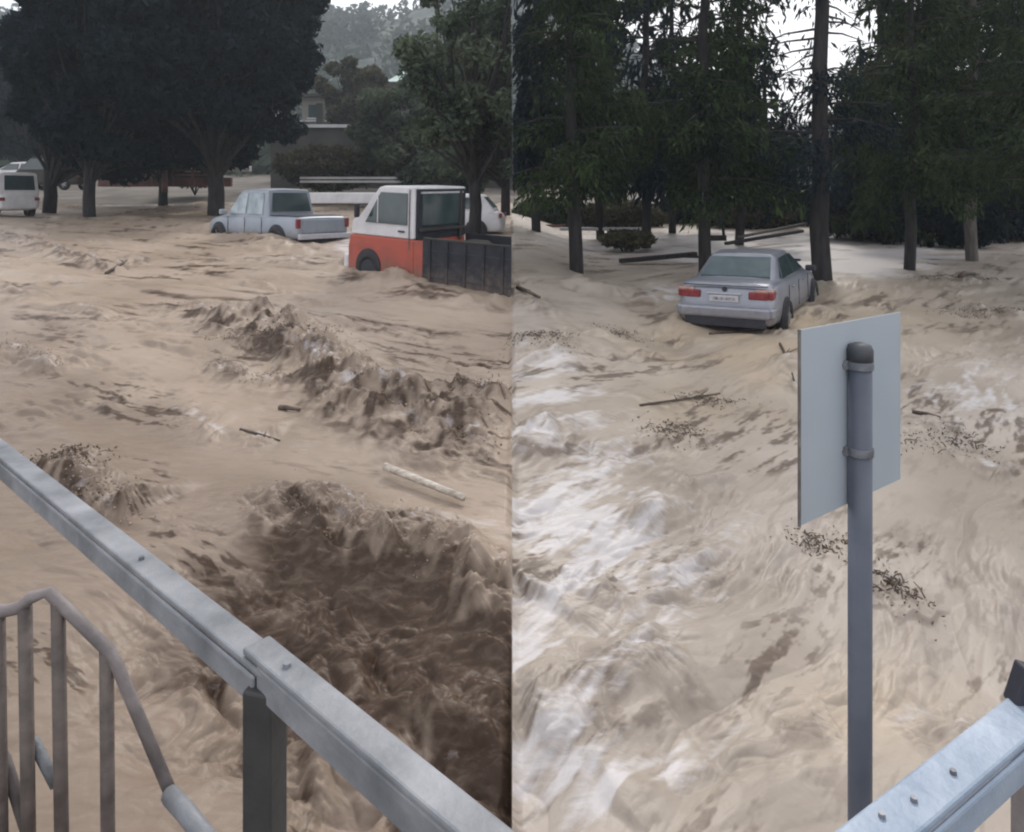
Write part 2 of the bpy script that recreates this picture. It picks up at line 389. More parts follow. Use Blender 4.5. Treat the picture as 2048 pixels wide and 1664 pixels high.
    wv = gn(sR / .8, tR / .4, 71) * .12
    fo = .55 * gn(sR / 1.3, (tR + wv) / .33, 72) + .4 * gn(sR / .5, (tR + wv) / .12, 73) + .25 * gn(sR / .2, tR / .05, 74)
    ximg = X / Y * F + 1024; yimg = HOR + F * (EYE - Zb) / Y
    def blob(cx, cy, rx, ry, tilt=0):
        dx = ximg - cx; dy = yimg - cy
        c, s_ = math.cos(R(tilt)), math.sin(R(tilt))
        return np.exp(-(((dx * c + dy * s_) / rx) ** 2 + ((-dx * s_ + dy * c) / ry) ** 2))
    env = .55 * blob(1060, 930, 200, 200) + .5 * blob(1250, 1180, 260, 120, -35) + .45 * blob(1120, 1480, 200, 130, -30) + .9 * blob(1150, 1060, 210, 90, -30) + .8 * blob(1060, 1330, 170, 70, -15) + 1.0 * blob(1340, 1510, 150, 45, -38) \
        + .6 * blob(1960, 790, 160, 70) + .4 * blob(1080, 780, 120, 60) + .7 * blob(1230, 1560, 90, 30, -30) + .5 * blob(1140, 1500, 120, 30, -10)
    foam = np.clip(env * (.50 + 2.6 * fo), 0, 1) * (X >= 0)
    farfoam_sheen = (1.6 * blob(1500, 503, 290, 26, 2) + 1.6 * blob(1700, 522, 160, 30) + 1.1 * blob(1560, 478, 160, 12) + .5 * blob(1880, 500, 90, 14)) * np.clip(.85 + 1.2 * gn(X / 1.6, Y / .7, 75) + .5 * gn(X / .5, Y / .3, 76), 0, 1.3)  # white water, strengthened to stand in for sky reflection
    carfoam = blob(1330, 590, 40, 18) * np.clip(.7 + 1.5 * gn(X / .3, Y / .3, 77), 0, 1)
    foam = np.maximum(foam, np.clip(farfoam_sheen + carfoam, 0, 1) * (X >= 0))
    lf = (blob(690, 490, 26, 16) * 1.1 + .55 * blob(120, 385, 90, 30) + .4 * blob(640, 900, 60, 25, 25) + .35 * blob(950, 1060, 120, 60, 20)) * np.clip(.7 + 1.2 * gn(X / .5, Y / .3, 78), 0, 1.2)
    crest = np.maximum(crest, e * np.exp(-((d + .28) / .16) ** 2) * np.clip(.2 + gn(X / .2, Y / .2, 27) + .5 * gn(X / .07, Y / .07, 28), 0, 1))
    foam = np.maximum(foam, np.clip(lf, 0, 1) * (X < 0)); foam = np.maximum(foam, crest * .62)
    # short dark streaks along each current, and a darker near left
    sL = X * math.cos(R(-22)) + Y * math.sin(R(-22)); tL = -X * math.sin(R(-22)) + Y * math.cos(R(-22))
    s_ = np.where(left, sL, sR) + gn(X / .8, Y / .8, 82) * .03; t_ = np.where(left, tL, tR) + gn(X / .8, Y / .8, 83) * .03
    big = ss(-.15, .45, gn(s_ / 2.2, t_ / .9, 86) + .4 * gn(s_ / .8, t_ / .5, 87))
    def spk(q, sd):
        return ss(.08, .55, gn(s_ / (.55 * q), t_ / (.10 * q), sd) * .7 + .5 * gn(s_ / (.16 * q), t_ / (.04 * q), sd + 1) + .25 * gn(s_ / (.06 * q), t_ / (.02 * q), sd + 2) + .15 * big)
    wn_, wf_ = ss(7.5, 5, Y), ss(9, 14, Y)
    speck = (spk(.9, 800) * wn_ + spk(1.6, 810) * (1 - wn_) * (1 - wf_) + spk(3.2, 820) * wf_) * (.25 + .75 * big)
    silt_shade = np.maximum(silt_shade, speck * np.where(left, .95, .95))
    lowl = ss(5.6, 4.3, Y + .8 * X + .5 * gn(X / .9, Y / .9, 84)) * (X < -.3) * .42
    silt_shade = np.maximum(silt_shade, lowl)
    ochre = np.clip(.9 * blob(1500, 700, 260, 90) + .55 * blob(1800, 640, 260, 60) + .35 * blob(1420, 830, 180, 60) + .4 * blob(1750, 1400, 200, 120), 0, .9) * np.clip(.8 + .6 * gn(X / 1.2, Y / 1.2, 85), .2, 1.2)
    return Zb + h, foam, np.clip(silt_shade, 0, 1.3), ochre

def build_water():
    ys_img = np.concatenate([np.linspace(378, 560, 150)[:-1], np.linspace(560, 1000, 300)[:-1], np.linspace(1000, 1420, 330)[:-1], np.linspace(1420, 1760, 170), [1900, 2200, 2900]])
    def Yof(y):   # forward distance of each row on the left profile
        out = []
        for v in y:
            lo, hi = .4, 90.
            for _ in range(40):
                d = (lo + hi) / 2
                if EYE - (v - HOR) / F * d > EYE + np.interp(d, YL, ZL): lo = d
                else: hi = d
            out.append(d)
        return np.array(out)
    Yr = Yof(ys_img)
    Yr = np.unique(np.round(Yr[::-1], 5))
    Yr = Yr[Yr < 80]
    u = np.concatenate([np.linspace(-1.5, -.74, 70)[:-1], np.linspace(-.74, .74, 1080), np.linspace(.74, 1.5, 70)[1:]])
    U, Yg = np.meshgrid(u, Yr)
    Xg = U * Yg
    Z, foam, silt_shade, ochre = water_height(Xg, Yg)
    nr, nc = Xg.shape
    co = np.stack([Xg, Yg, Z], -1).reshape(-1, 3).astype(np.float32)
    idx = np.arange(nr * nc).reshape(nr, nc)
    q = np.stack([idx[:-1, :-1], idx[:-1, 1:], idx[1:, 1:], idx[1:, :-1]], -1).reshape(-1, 4)
    me = bpy.data.meshes.new('flood_water')
    me.vertices.add(len(co)); me.vertices.foreach_set('co', co.ravel())
    me.loops.add(q.size); me.loops.foreach_set('vertex_index', q.ravel().astype(np.int32))
    me.polygons.add(len(q)); me.polygons.foreach_set('loop_start', np.arange(0, q.size, 4, dtype=np.int32))
    me.polygons.foreach_set('loop_total', np.full(len(q), 4, np.int32))
    me.polygons.foreach_set('use_smooth', np.ones(len(q), bool)); me.update()
    for nm, arr in (('foam', foam), ('silt_shade', silt_shade), ('ochre', ochre)):
        a = me.attributes.new(nm, 'FLOAT', 'POINT'); a.data.foreach_set('value', arr.astype(np.float32).ravel())
    o = link(bpy.data.objects.new('flood_water', me)); tag(o, kind='structure')
    me.materials.append(M['water'])
    return o

def water_material():
    m, nt, b = mat_new('muddy_water')
    N = nt.nodes; L = nt.links
    g = N.new('ShaderNodeNewGeometry'); sep = N.new('ShaderNodeSeparateXYZ'); L.new(g.outputs['Position'], sep.inputs[0])
    side = N.new('ShaderNodeMapRange'); side.inputs[1].default_value = -.012; side.inputs[2].default_value = .012
    L.new(sep.outputs[0], side.inputs[0])
    n1 = N.new('ShaderNodeTexNoise'); n1.inputs['Scale'].default_value = .55; n1.inputs['Detail'].default_value = 5
    L.new(g.outputs['Position'], n1.inputs['Vector'])
    def ramp(c1, c2, lo=.38, hi=.62):
        r = N.new('ShaderNodeValToRGB'); r.color_ramp.elements[0].position = lo; r.color_ramp.elements[1].position = hi
        r.color_ramp.elements[0].color = (*c1, 1); r.color_ramp.elements[1].color = (*c2, 1)
        L.new(n1.outputs[0], r.inputs[0]); return r.outputs[0]
    left = ramp((.285, .225, .175), (.365, .292, .235)); rc = ramp((.30, .258, .218), (.40, .352, .31))
    warm = N.new('ShaderNodeAttribute'); warm.attribute_name = 'ochre'
    def mix(f, a, b_, t='MIX'):
        x = N.new('ShaderNodeMix'); x.data_type = 'RGBA'; x.blend_type = t
        if isinstance(f, float): x.inputs[0].default_value = f
        else: L.new(f, x.inputs[0])
        for s, v in ((6, a), (7, b_)):
            if isinstance(v, tuple): x.inputs[s].default_value = (*v, 1)
            else: L.new(v, x.inputs[s])
        return x.outputs[2]
    right = mix(warm.outputs['Fac'], rc, (.42, .335, .24))
    c = mix(side.outputs[0], left, right)
    silt_shade_col = mix(side.outputs[0], (.058, .036, .024), (.13, .10, .08))  # one dark tone for brown water and for painted wave shade
    fa = N.new('ShaderNodeAttribute'); fa.attribute_name = 'foam'; fa_f = fa.outputs['Fac']
    sa = N.new('ShaderNodeAttribute'); sa.attribute_name = 'silt_shade'
    cl = N.new('ShaderNodeClamp'); L.new(sa.outputs['Fac'], cl.inputs[0]); cl.inputs[2].default_value = .94
    def fx(op, a, b_, clamp=False):
        q = N.new('ShaderNodeMath'); q.operation = op; q.use_clamp = clamp
        for i_, v in ((0, a), (1, b_)):
            if isinstance(v, (int, float)): q.inputs[i_].default_value = v
            else: L.new(v, q.inputs[i_])
        return q.outputs[0]
    rot = N.new('ShaderNodeMapping'); rot.inputs['Rotation'].default_value = (0, 0, R(-46)); rot.inputs['Scale'].default_value = (.45, 1.5, 1)
    L.new(g.outputs['Position'], rot.inputs[0])
    nf = N.new('ShaderNodeTexNoise'); nf.inputs['Scale'].default_value = 9; nf.inputs['Detail'].default_value = 8; nf.inputs['Roughness'].default_value = .68; nf.inputs['Distortion'].default_value = .6
    L.new(rot.outputs[0], nf.inputs['Vector'])
    foamf = fx('ADD', fx('MULTIPLY', fa_f, 1.5), fx('SUBTRACT', fx('MULTIPLY', nf.outputs[0], 2.4), 1.52), True)
    silt_shade_fac = fx('MULTIPLY', cl.outputs[0], fx('ADD', fx('MULTIPLY', nf.outputs[0], 1.3), .38), True)
    c = mix(silt_shade_fac, c, silt_shade_col)
    foamc = mix(side.outputs[0], (.50, .46, .46), (.50, .475, .475))
    c = mix(foamf, c, foamc)
    L.new(c, b.inputs['Base Color'])
    rg = N.new('ShaderNodeMapRange'); L.new(side.outputs[0], rg.inputs[0]); rg.inputs[3].default_value = .46; rg.inputs[4].default_value = .46
    L.new(rg.outputs[0], b.inputs['Roughness']); b.inputs['Specular IOR Level'].default_value = .38; b.inputs['IOR'].default_value = 1.33
    mp = N.new('ShaderNodeMapping'); mp.inputs['Scale'].default_value = (1, 1, 1)
    L.new(g.outputs['Position'], mp.inputs[0])
    n2 = N.new('ShaderNodeTexNoise'); n2.inputs['Scale'].default_value = 16; n2.inputs['Detail'].default_value = 5; n2.inputs['Distortion'].default_value = .8
    L.new(mp.outputs[0], n2.inputs['Vector'])
    bp = N.new('ShaderNodeBump'); bp.inputs['Strength'].default_value = .22; bp.inputs['Distance'].default_value = .02
    L.new(n2.outputs[0], bp.inputs['Height']); L.new(bp.outputs[0], b.inputs['Normal'])
    return m
M['water'] = water_material()
build_water()

def wz(X, Y):
    z, _, _, _ = water_height(np.array([[float(X)]]), np.array([[float(Y)]])); return float(z[0, 0])

# ------------------------------------------------------------------ ground and hills
def build_ground():
    ys = np.concatenate([np.linspace(-30, 20, 26), np.linspace(22, 70, 60), np.linspace(73, 420, 110)])
    us = np.linspace(-1.6, 1.6, 220)
    U, Yg = np.meshgrid(us, ys)
    Xg = U * (np.abs(Yg) + 25)
    ximg = Xg / np.maximum(Yg, 5) * F + 1024
    near = base_level(Xg, np.clip(Yg, 0, 70)) - .9
    # bank behind the stream
    bank = EYE + np.interp(Yg, [34, 42, 50, 60, 72], [-1.8, -.6, .35, 1.2, 1.8])
    bankR = EYE + np.interp(Yg, [28, 36, 45, 60, 72], [-2.6, -1.25, -.7, -.2, .4])
    bank = np.where(ximg < 180, EYE + np.interp(Yg, [34, 44, 55, 72], [-1.8, -.4, .3, 1.8]), bank)
    wr = ss(980, 1180, ximg)
    bank = bank * (1 - wr) + bankR * wr
    top = np.interp(ximg, [-600, 0, 60, 400, 560, 640, 720, 800, 1024, 1150, 1500, 2000, 2600], [80, 75, 100, 90, 60, 72, 72, 75, -40, 60, 290, 290, 220])
    H = (HOR - top) / F * 300
    hill = ss(70, 300, Yg) * H
    Z = np.where(Yg < 28, near, np.maximum(near, bank)) + np.where(Yg > 70, hill, 0)
    Z += np.where(Yg > 60, 1, 0) * (gn(Xg / 14, Yg / 14, 5) * 2.0 + np.abs(gn(Xg / 5, Yg / 5, 6)) * 1.6) * ss(60, 110, Yg)
    nr, nc = Xg.shape
    co = np.stack([Xg, Yg, Z], -1).reshape(-1, 3)
    idx = np.arange(nr * nc).reshape(nr, nc)
    rows = ys[:-1]
    def sub(mask, name, mat):
        q = np.stack([idx[:-1, :-1], idx[:-1, 1:], idx[1:, 1:], idx[1:, :-1]], -1)[mask].reshape(-1, 4)
        used = np.unique(q); rm = -np.ones(nr * nc, int); rm[used] = np.arange(len(used))
        o = mesh_from(name, co[used].tolist(), rm[q].tolist(), mat, smooth=True); tag(o, kind='structure'); return o
    sub(rows < 72, 'ground', noisy('muddy_ground', (.075, .066, .056), (.15, .13, .11), .6, .9, .5))
    hm = noisy('wooded_slope', (.030, .045, .040), (.085, .10, .075), .12, .95, .9, bscale=.6, detail=8)
    sub(rows >= 72, 'hillside', hm)
    return Xg, Yg, Z
GX, GY, GZ = build_ground()

# ------------------------------------------------------------------ foliage
def quads_at(C, size, elong=1.0, axis=None, jitter=1.0):
    n = len(C)
    a = rng.normal(size=(n, 3)) if axis is None else axis + rng.normal(size=(n, 3)) * jitter
    a /= np.linalg.norm(a, axis=1, keepdims=True) + 1e-9
    b = np.cross(a, rng.normal(size=(n, 3))); b /= np.linalg.norm(b, axis=1, keepdims=True) + 1e-9
    s = size * (0.6 + 0.8 * rng.random((n, 1)))
    a = a * s * elong; b = b * s
    return np.stack([C - a * .9 - b * .15, C - b * .5 + a * .1, C + a, C + b * .5 - a * .1], 1)

def clip_side(Q, ox, side):
    """trees of one current's bank do not reach across to the other bank"""
    if side is None: return Q
    mx = Q[:, :, 0] + ox
    return Q[(mx.max(1) < -.002)] if side < 0 else Q[(mx.min(1) > .002)]

def trunk_obj(parent, h, r, lean=(0, 0), mat=None, wob=.05, sink=1.3):
    bm = bmesh.new(); pts = []; rs = []
    for i in range(12):
        t = i / 11; z = -sink + (h + sink) * t
        pts.append((lean[0] * z + random.uniform(-wob, wob) * (t > 0), lean[1] * z + random.uniform(-wob, wob), z))
        rs.append(r * (1.15 - .75 * t) + (.25 * r if i == 0 else 0))
    add_tube(bm, pts, rs, 12)
    return bm_obj('trunk', bm, mat or M['bark'], parent, smooth=True)

def spruce(x, d, ybase_z, h, rad, cb, r=.16, lean=(0, 0), dens=1.0, mat=None, label='', group=None, side=1, name='spruce_tree', bark=None, skip=None, cat='tree', leaf=.05, droop=.5):
    X = (x - 1024) / F * d
    root = empty(name, (X, d, ybase_z), 0, label, cat, group)
    trunk_obj(root, h, r, lean, bark)
    C = []; A = []
    nb = int(46 * dens * (h - cb) / 6)
    limbs = bmesh.new()
    for i in range(nb):
        z0 = cb + (h - cb) * (i + random.random()) / nb
        t = (z0 - cb) / (h - cb)
        L = rad * (1.0 - .55 * t) * random.uniform(.55, 1.1)
        az = random.uniform(0, 2 * math.pi)
        n = max(4, int(L / .16))
        base = np.array([lean[0] * z0, lean[1] * z0, z0])
        dr = random.uniform(.6, 1.3) * droop
        pp = []
        for k in range(n + 1):
            s = k / n
            p = base + np.array([math.cos(az) * L * s, math.sin(az) * L * s, L * (.18 * s - dr * s * s * .8 + .12 * s ** 4)])
            pp.append(p)
            if s < .12: continue
            wdt = .15 + .55 * math.sin(math.pi * min(1, s * .85 + .1)) * min(1, L / 2)
            m = int((17 if leaf < .09 else 11) * dens * (1.2 - .3 * s))
            lat = rng.uniform(-1, 1, (m, 1)) * wdt
            side_v = np.array([-math.sin(az), math.cos(az), 0])
            q = p + lat * side_v + rng.normal(size=(m, 3)) * .05
            hang = rng.random((m, 1)) ** 1.6 * .55 * (.5 + droop)
            q[:, 2] -= hang[:, 0] + np.abs(lat[:, 0]) * .25
            C.append(q)
            ax = np.stack([np.full(m, math.cos(az) * .5), np.full(m, math.sin(az) * .5), -hang[:, 0] * 3 - .2], 1) + lat * side_v
            A.append(ax)
        add_tube(limbs, [tuple(pp[0]), tuple(pp[n // 2]), tuple(pp[-1])], [.035, .022, .008], 5, cap=False)
    bm_obj('branches', limbs, bark or M['bark'], root)
    C = np.concatenate(C); A = np.concatenate(A)
    Q = quads_at(C, leaf, 2.1, A, .4)
    if skip is not None:
        cx = (Q[:, :, 0].mean(1) + X) / (Q[:, :, 1].mean(1) + d) * F + 1024
        Q = Q[skip(Q + np.array([X, d, ybase_z]))]
    Q = clip_side(Q, X, side)
    fast_quads('crown', Q, mat or M['spruce'], root)
    return root

def broadleaf(x, d, zb, h, rad, cb, r=.25, lean=(0, 0), n=26000, leaf=.12, mat=None, label='', group=None, side=-1, name='broadleaf_tree', flat=.7, bark=None, clumps=60, cat='tree', off=(0, 0), low=None):
    X = (x - 1024) / F * d
    root = empty(name, (X, d, zb), 0, label, cat, group)
    trunk_obj(root, h * .75, r, lean, bark)
    cz = cb + (h - cb) / 2; hz = (h - cb) / 2
    limbs = bmesh.new(); C = []
    for i in range(clumps):
        v = rng.normal(size=3); v /= np.linalg.norm(v)
        rr = (.45 + .55 * rng.random() ** .6)
        c = np.array([v[0] * rad * rr + off[0], v[1] * rad * rr + off[1], cz + v[2] * hz * rr])
        cr = rad * rng.uniform(.18, .34)
        k = int(n / clumps)
        w = rng.normal(size=(k, 3)); w /= np.linalg.norm(w, axis=1, keepdims=True)
        C.append(c + w * cr * (rng.random((k, 1)) ** .45) * np.array([1, 1, flat]))
        z0 = min(cb * .8 + .3, h * .5)
        add_tube(limbs, [(lean[0] * z0, lean[1] * z0, z0 + random.uniform(-.5, 1.2)), tuple((c + np.array([0, 0, z0])) / 2 + rng.normal(size=3) * .15), tuple(c)], [r * .35, r * .2, .02], 5, cap=False)
    bl = bm_obj('branches', limbs, bark or M['bark'], root)
    C = np.concatenate(C)
    Q = quads_at(C, leaf, 1.2)
    Q = clip_side(Q, X, side)
    fast_quads('crown', Q, mat or M['green'], root)
    if side is not None:      # keep limbs on their own bank too
        me = bl.data; b2 = bmesh.new(); b2.from_mesh(me)
        bmesh.ops.bisect_plane(b2, geom=b2.verts[:] + b2.edges[:] + b2.faces[:], plane_co=(-X, 0, 0), plane_no=(1 if side < 0 else -1, 0, 0), clear_outer=True)
        b2.to_mesh(me); b2.free()
    return root

def gapfn(Q):
    """thin the needles where open sky shows between the trees"""
    c = Q.mean(1); xi = c[:, 0] / c[:, 1] * F + 1024; yi = HOR - (c[:, 2] - EYE) / c[:, 1] * F
    n = gn(c[:, 0] / .5 + 3, c[:, 2] / .7, 91) + .5 * gn(c[:, 0] / .22, c[:, 2] / .3, 92)
    g = 1.0 * np.exp(-((xi - 1590) / 85) ** 4 - ((yi - 90) / 110) ** 4) + 1.0 * np.exp(-((xi - 1720) / 62) ** 4 - ((yi - 60) / 100) ** 4) \
        + .97 * np.exp(-((xi - 1300) / 80) ** 4 - ((yi - 110) / 100) ** 4) + .8 * np.exp(-((xi - 1430) / 90) ** 4 - ((yi - 20) / 60) ** 4) + .5 * np.exp(-((xi - 1530) / 30) ** 4 - ((yi - 230) / 60) ** 4)
    keep = rng.random(len(c)) > g * ss(-.45, -.05, n) * 1.0
    return keep

S = spruce
S(1152, 17.0, wz(1.5, 17) - .1, 11, 2.3, 2.0, r=.155, lean=(-.02, 0), dens=1.25, label='spruce with drooping curtain branches nearest the middle of the picture, standing in shallow flood', mat=M['spruce'], skip=gapfn)
S(1408, 17.6, wz(4.66, 17.6) - .1, 12, 2.4, 2.1, r=.15, dens=1.3, label='spruce whose dark trunk rises just behind the stranded silver sedan', mat=M['spruce'], skip=gapfn)
S(1640, 17.2, wz(7.3, 17.2) - .1, 13, 2.0, 2.2, r=.21, dens=.9, label='thickest straight dark trunk, spruce in foaming water right of the sedan', mat=M['spruce2'], skip=gapfn)
S(1822, 18.5, wz(10.2, 18.5) - .1, 12, 2.6, 2.25, r=.13, dens=1.25, label='spruce with slim trunk standing between the thick trunk and the grey trunk', mat=M['green'], skip=gapfn)
S(1944, 20.5, wz(13.0, 20.5), 12, 2.6, 2.2, r=.15, dens=1.2, label='conifer with pale grey trunk in front of the rounded dark bush', mat=M['spruce'], bark=M['bark_grey'], skip=gapfn)
S(2150, 15.0, wz(11.6, 15), 9, 3.0, 2.9, r=.18, dens=1.3, label='tree at the right edge with lighter green drooping sprays', mat=M['green'], droop=.35)
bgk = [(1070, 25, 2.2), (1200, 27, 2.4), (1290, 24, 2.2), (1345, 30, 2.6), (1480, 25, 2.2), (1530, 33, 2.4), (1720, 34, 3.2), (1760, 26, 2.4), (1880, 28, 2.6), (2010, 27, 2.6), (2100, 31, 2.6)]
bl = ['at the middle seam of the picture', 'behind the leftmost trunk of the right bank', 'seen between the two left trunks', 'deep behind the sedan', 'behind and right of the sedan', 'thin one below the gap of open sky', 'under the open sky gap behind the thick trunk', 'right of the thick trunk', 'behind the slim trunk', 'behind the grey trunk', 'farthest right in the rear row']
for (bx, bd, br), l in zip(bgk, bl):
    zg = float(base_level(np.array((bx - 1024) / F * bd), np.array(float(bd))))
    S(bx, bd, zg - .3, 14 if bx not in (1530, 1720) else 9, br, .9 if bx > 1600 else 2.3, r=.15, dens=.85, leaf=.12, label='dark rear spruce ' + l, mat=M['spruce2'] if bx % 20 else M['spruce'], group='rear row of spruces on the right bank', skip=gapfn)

# left bank trees
LG = 'dark broad trees along the left bank'
for (bx, bd, zb, h, rad, cb, r, l, mt) in [
    (100, 33, EYE - .6, 12, 3.5, 1.3, .27, 'dark broad tree with a slim trunk near the parked vans, leftmost', 'darkleaf'),
    (180, 29, EYE - .7, 12, 3.3, 1.5, .22, 'dark broad tree whose trunk stands in water right of the slim leftmost trunk', 'darkleaf'),
    (326, 40, EYE - .1, 14, 5.2, .9, .22, 'dark broad tree behind the reddish barrier', 'darkleaf'),
    (432, 31, EYE - .8, 14, 4.1, 1.8, .33, 'dark broad tree with a thick black trunk beside the silver pickup', 'darkleaf'),
]:
    broadleaf(bx, bd, zb, h, rad, cb, r, label=l, group=LG, mat=M[mt], n=52000, leaf=.18, clumps=110, off=(2.5 if bx < 120 else (1.1 if bx < 200 else 0), 0))
broadleaf(948, 17.5, EYE - 1.6, 8.0, 2.0, 2.3, .165, label='grey-green tree with a straight dark trunk behind the truck bed', mat=M['hazeleaf'], n=15000, leaf=.075, clumps=55, off=(-.1, 0))
broadleaf(1010, 30, EYE - .9, 8.5, 2.6, 1.4, .2, label='bushy tree with low foliage right behind the white cars', mat=M['hazeleaf'], n=16000, leaf=.14, clumps=50, off=(-.4, 0))
broadleaf(820, 41, EYE + .2, 6.2, 3.0, .4, .2, label='low grey-green tree in front of the retaining wall end', mat=M['hazeleaf'], n=15000, leaf=.17, clumps=50)
broadleaf(705, 57, EYE + .8, 9.6, 3.0, 4.2, .2, label='olive brown tree above the terrace wall', mat=M['brush'], n=15000, leaf=.2, clumps=50)
broadleaf(880, 66, EYE + 1, 11, 4.4, 3, .2, label='tall pale green tree behind the terrace', mat=M['hazeleaf'], n=15000, leaf=.24, clumps=50)
broadleaf(50, 60, EYE + .6, 11.0, 5.0, 2, .25, label='far dark tree at the left edge under the bright sky', mat=M['darkleaf'], n=12000, leaf=.25, clumps=60)

# distant wood on the slope: one mass
def woods():
    sel = (GY > 76) & (GY < 330) & (np.abs(GX) < GY * .95)
    pts = np.stack([GX[sel], GY[sel], GZ[sel]], 1)
    pts = pts[rng.choice(len(pts), 2600)]
    C = []
    for p in pts:
        r = rng.uniform(1.6, 3.4); k = 26
        w = rng.normal(size=(k, 3)); w /= np.linalg.norm(w, axis=1, keepdims=True)
        C.append(p + np.array([rng.uniform(-4, 4), rng.uniform(-4, 4), r * .7]) + w * r * np.array([1, 1, 1.1]))
    Q = quads_at(np.concatenate(C), 1.1, 1.1)
    o = fast_quads('hillside_wood', Q, leaf_mat('distant_wood', (.03, .045, .04), (.08, .10, .07), .08))
    tag(o, 'hazy wooded slope behind the terrace', 'woods', kind='stuff')
woods()

def bush(x, d, zc, rx, rz, mat, label, n=6000, leaf=.08, name='bush', side=None, cat='bush', group=None):
    X = (x - 1024) / F * d
    root = empty(name, (X, d, zc - rz), 0, label, cat, group)
    w = rng.normal(size=(n, 3)); w /= np.linalg.norm(w, axis=1, keepdims=True)
    bump = 1 + .22 * gn(w[:, 0] * 3 + 5 + x, w[:, 2] * 3 + w[:, 1] * 2, int(x))
    C = w * np.array([rx, rx * .8, rz]) * (rng.random((n, 1)) ** .25) * bump[:, None]; C[:, 2] += rz
    Q = clip_side(quads_at(C, leaf, 1.2), X, side)
    fast_quads('foliage', Q, mat, root)
    bm = bmesh.new()
    for k in range(7):
        a = k * .9; add_tube(bm, [(0, 0, -.5), (math.cos(a) * rx * .35, math.sin(a) * rx * .3, rz * .7), (math.cos(a) * rx * .7, math.sin(a) * rx * .55, rz * 1.3)], [.04, .025, .01], 5)
    b = bm_obj('stems', bm, M['bark'], root)
    return root
bush(1932, 24, EYE - .85, 1.05, .85, M['darkleaf'], 'rounded dark bush behind the grey trunk on the far bank', leaf=.09)
bush(1750, 27, EYE - .65, 2.4, 1.1, M['spruce2'], 'low dark shrub mass right of the thick trunk', leaf=.1, n=9000)
bush(1255, 23, EYE - 1.4, .9, .3, M['brush'], 'low brown brushwood mat beside the leftmost right-bank trunk', leaf=.07, n=2500, cat='brushwood', name='brushwood_clump')
for (bx, by, bd_, rx_, rz_, mt, lb) in [(1500, 430, 33, 2.0, .9, 'brush', 'greyish brush thicket behind the bent frame'), (1590, 425, 35, 2.0, 1.0, 'spruce2', 'dark brush just left of the thick trunk'), (1235, 432, 34, 2.2, .8, 'brush', 'wide pale brush thicket behind the low brushwood mat'), (1090, 430, 33, 1.5, .8, 'hazeleaf', 'pale brush thicket near the seam'), (1380, 425, 36, 1.9, .9, 'spruce2', 'dark brush thicket behind the sedan tree'), (1850, 425, 31, 1.6, .9, 'green', 'green bush between slim trunk and grey trunk')]:
    bush(bx, bd_, P(bx, by, bd_).z, rx_, rz_, M[mt], lb, leaf=.1, n=6000)
bush(660, 43, EYE + 1.6, 3.2, 1.3, M['brush'], 'olive shrubs growing below the terrace wall', leaf=.15, n=8000, side=-1)
bush(890, 38, EYE + .9, 2.4, 1.3, M['hazeleaf'], 'grey-green shrub behind the truck cab', leaf=.13, n=8000, side=-1)
bush(2030, 30, EYE + .1, 1.6, .9, M['green'], 'lit green shrub at the right edge beside the lane', leaf=.1, n=5000)
bush(390, 46, EYE + 1.3, 1.6, .8, M['green'], 'bright green shrub under the dark canopy', leaf=.13, n=3000)

# ------------------------------------------------------------------ cars
def loft(bm, rings, closed_ends=True):
    vs = [[bm.verts.new(p) for p in r] for r in rings]
    n = len(vs[0])
    for i in range(len(vs) - 1):
        for k in range(n):
            bm.faces.new((vs[i][k], vs[i][(k + 1) % n], vs[i + 1][(k + 1) % n], vs[i + 1][k]))
    if closed_ends:
        bm.faces.new(vs[0][::-1]); bm.faces.new(vs[-1])

def lower_body(name, st, mat, parent, sub=2):
    """st: (x, z bottom, z shoulder, half width)"""
    bm = bmesh.new(); rings = []
    for x, z0, zs, w in st:
        hgt = zs - z0
        half = [(w * .86, z0), (w * .985, z0 + hgt * .12), (w, z0 + hgt * .45), (w * .985, z0 + hgt * .72), (w * .94, zs - .03), (w * .86, zs), (w * .4, zs + .015)]
        ring = [(x, y, z) for y, z in half] + [(x, -y, z) for y, z in half[::-1]]
        rings.append(ring)
    loft(bm, rings)
    bmesh.ops.recalc_face_normals(bm, faces=bm.faces[:])
    o = bm_obj(name, bm, mat, parent, smooth=True)
    s = o.modifiers.new('sub', 'SUBSURF'); s.levels = sub; s.render_levels = sub
    return o

def panel(name, corners, mat, parent, inset=(0.04, .96, .08, .92), off=.012, thick=.01, n=4, smooth=False):
    """thin plate lying on the bilinear patch a,b,c,d (a-b bottom edge, d-c top edge), pushed outward"""
    a, b, c, d = [Vector(p) for p in corners]
    nrm = (b - a).cross(d - a).normalized()
    u0, u1, v0, v1 = inset
    def pt(u, v): return (a * (1 - u) + b * u) * (1 - v) + (d * (1 - u) + c * u) * v
    bm = bmesh.new()
    vs = [pt(u0, v0), pt(u1, v0), pt(u1, v1), pt(u0, v1)]
    f = [bm.verts.new(p + nrm * off) for p in vs]; k = [bm.verts.new(p + nrm * (off - thick)) for p in vs]
    bm.faces.new(f); bm.faces.new(k[::-1])
    for i in range(4): bm.faces.new((f[i], k[i], k[(i + 1) % 4], f[(i + 1) % 4]))
    return bm_obj(name, bm, mat, parent, bevel=.004)

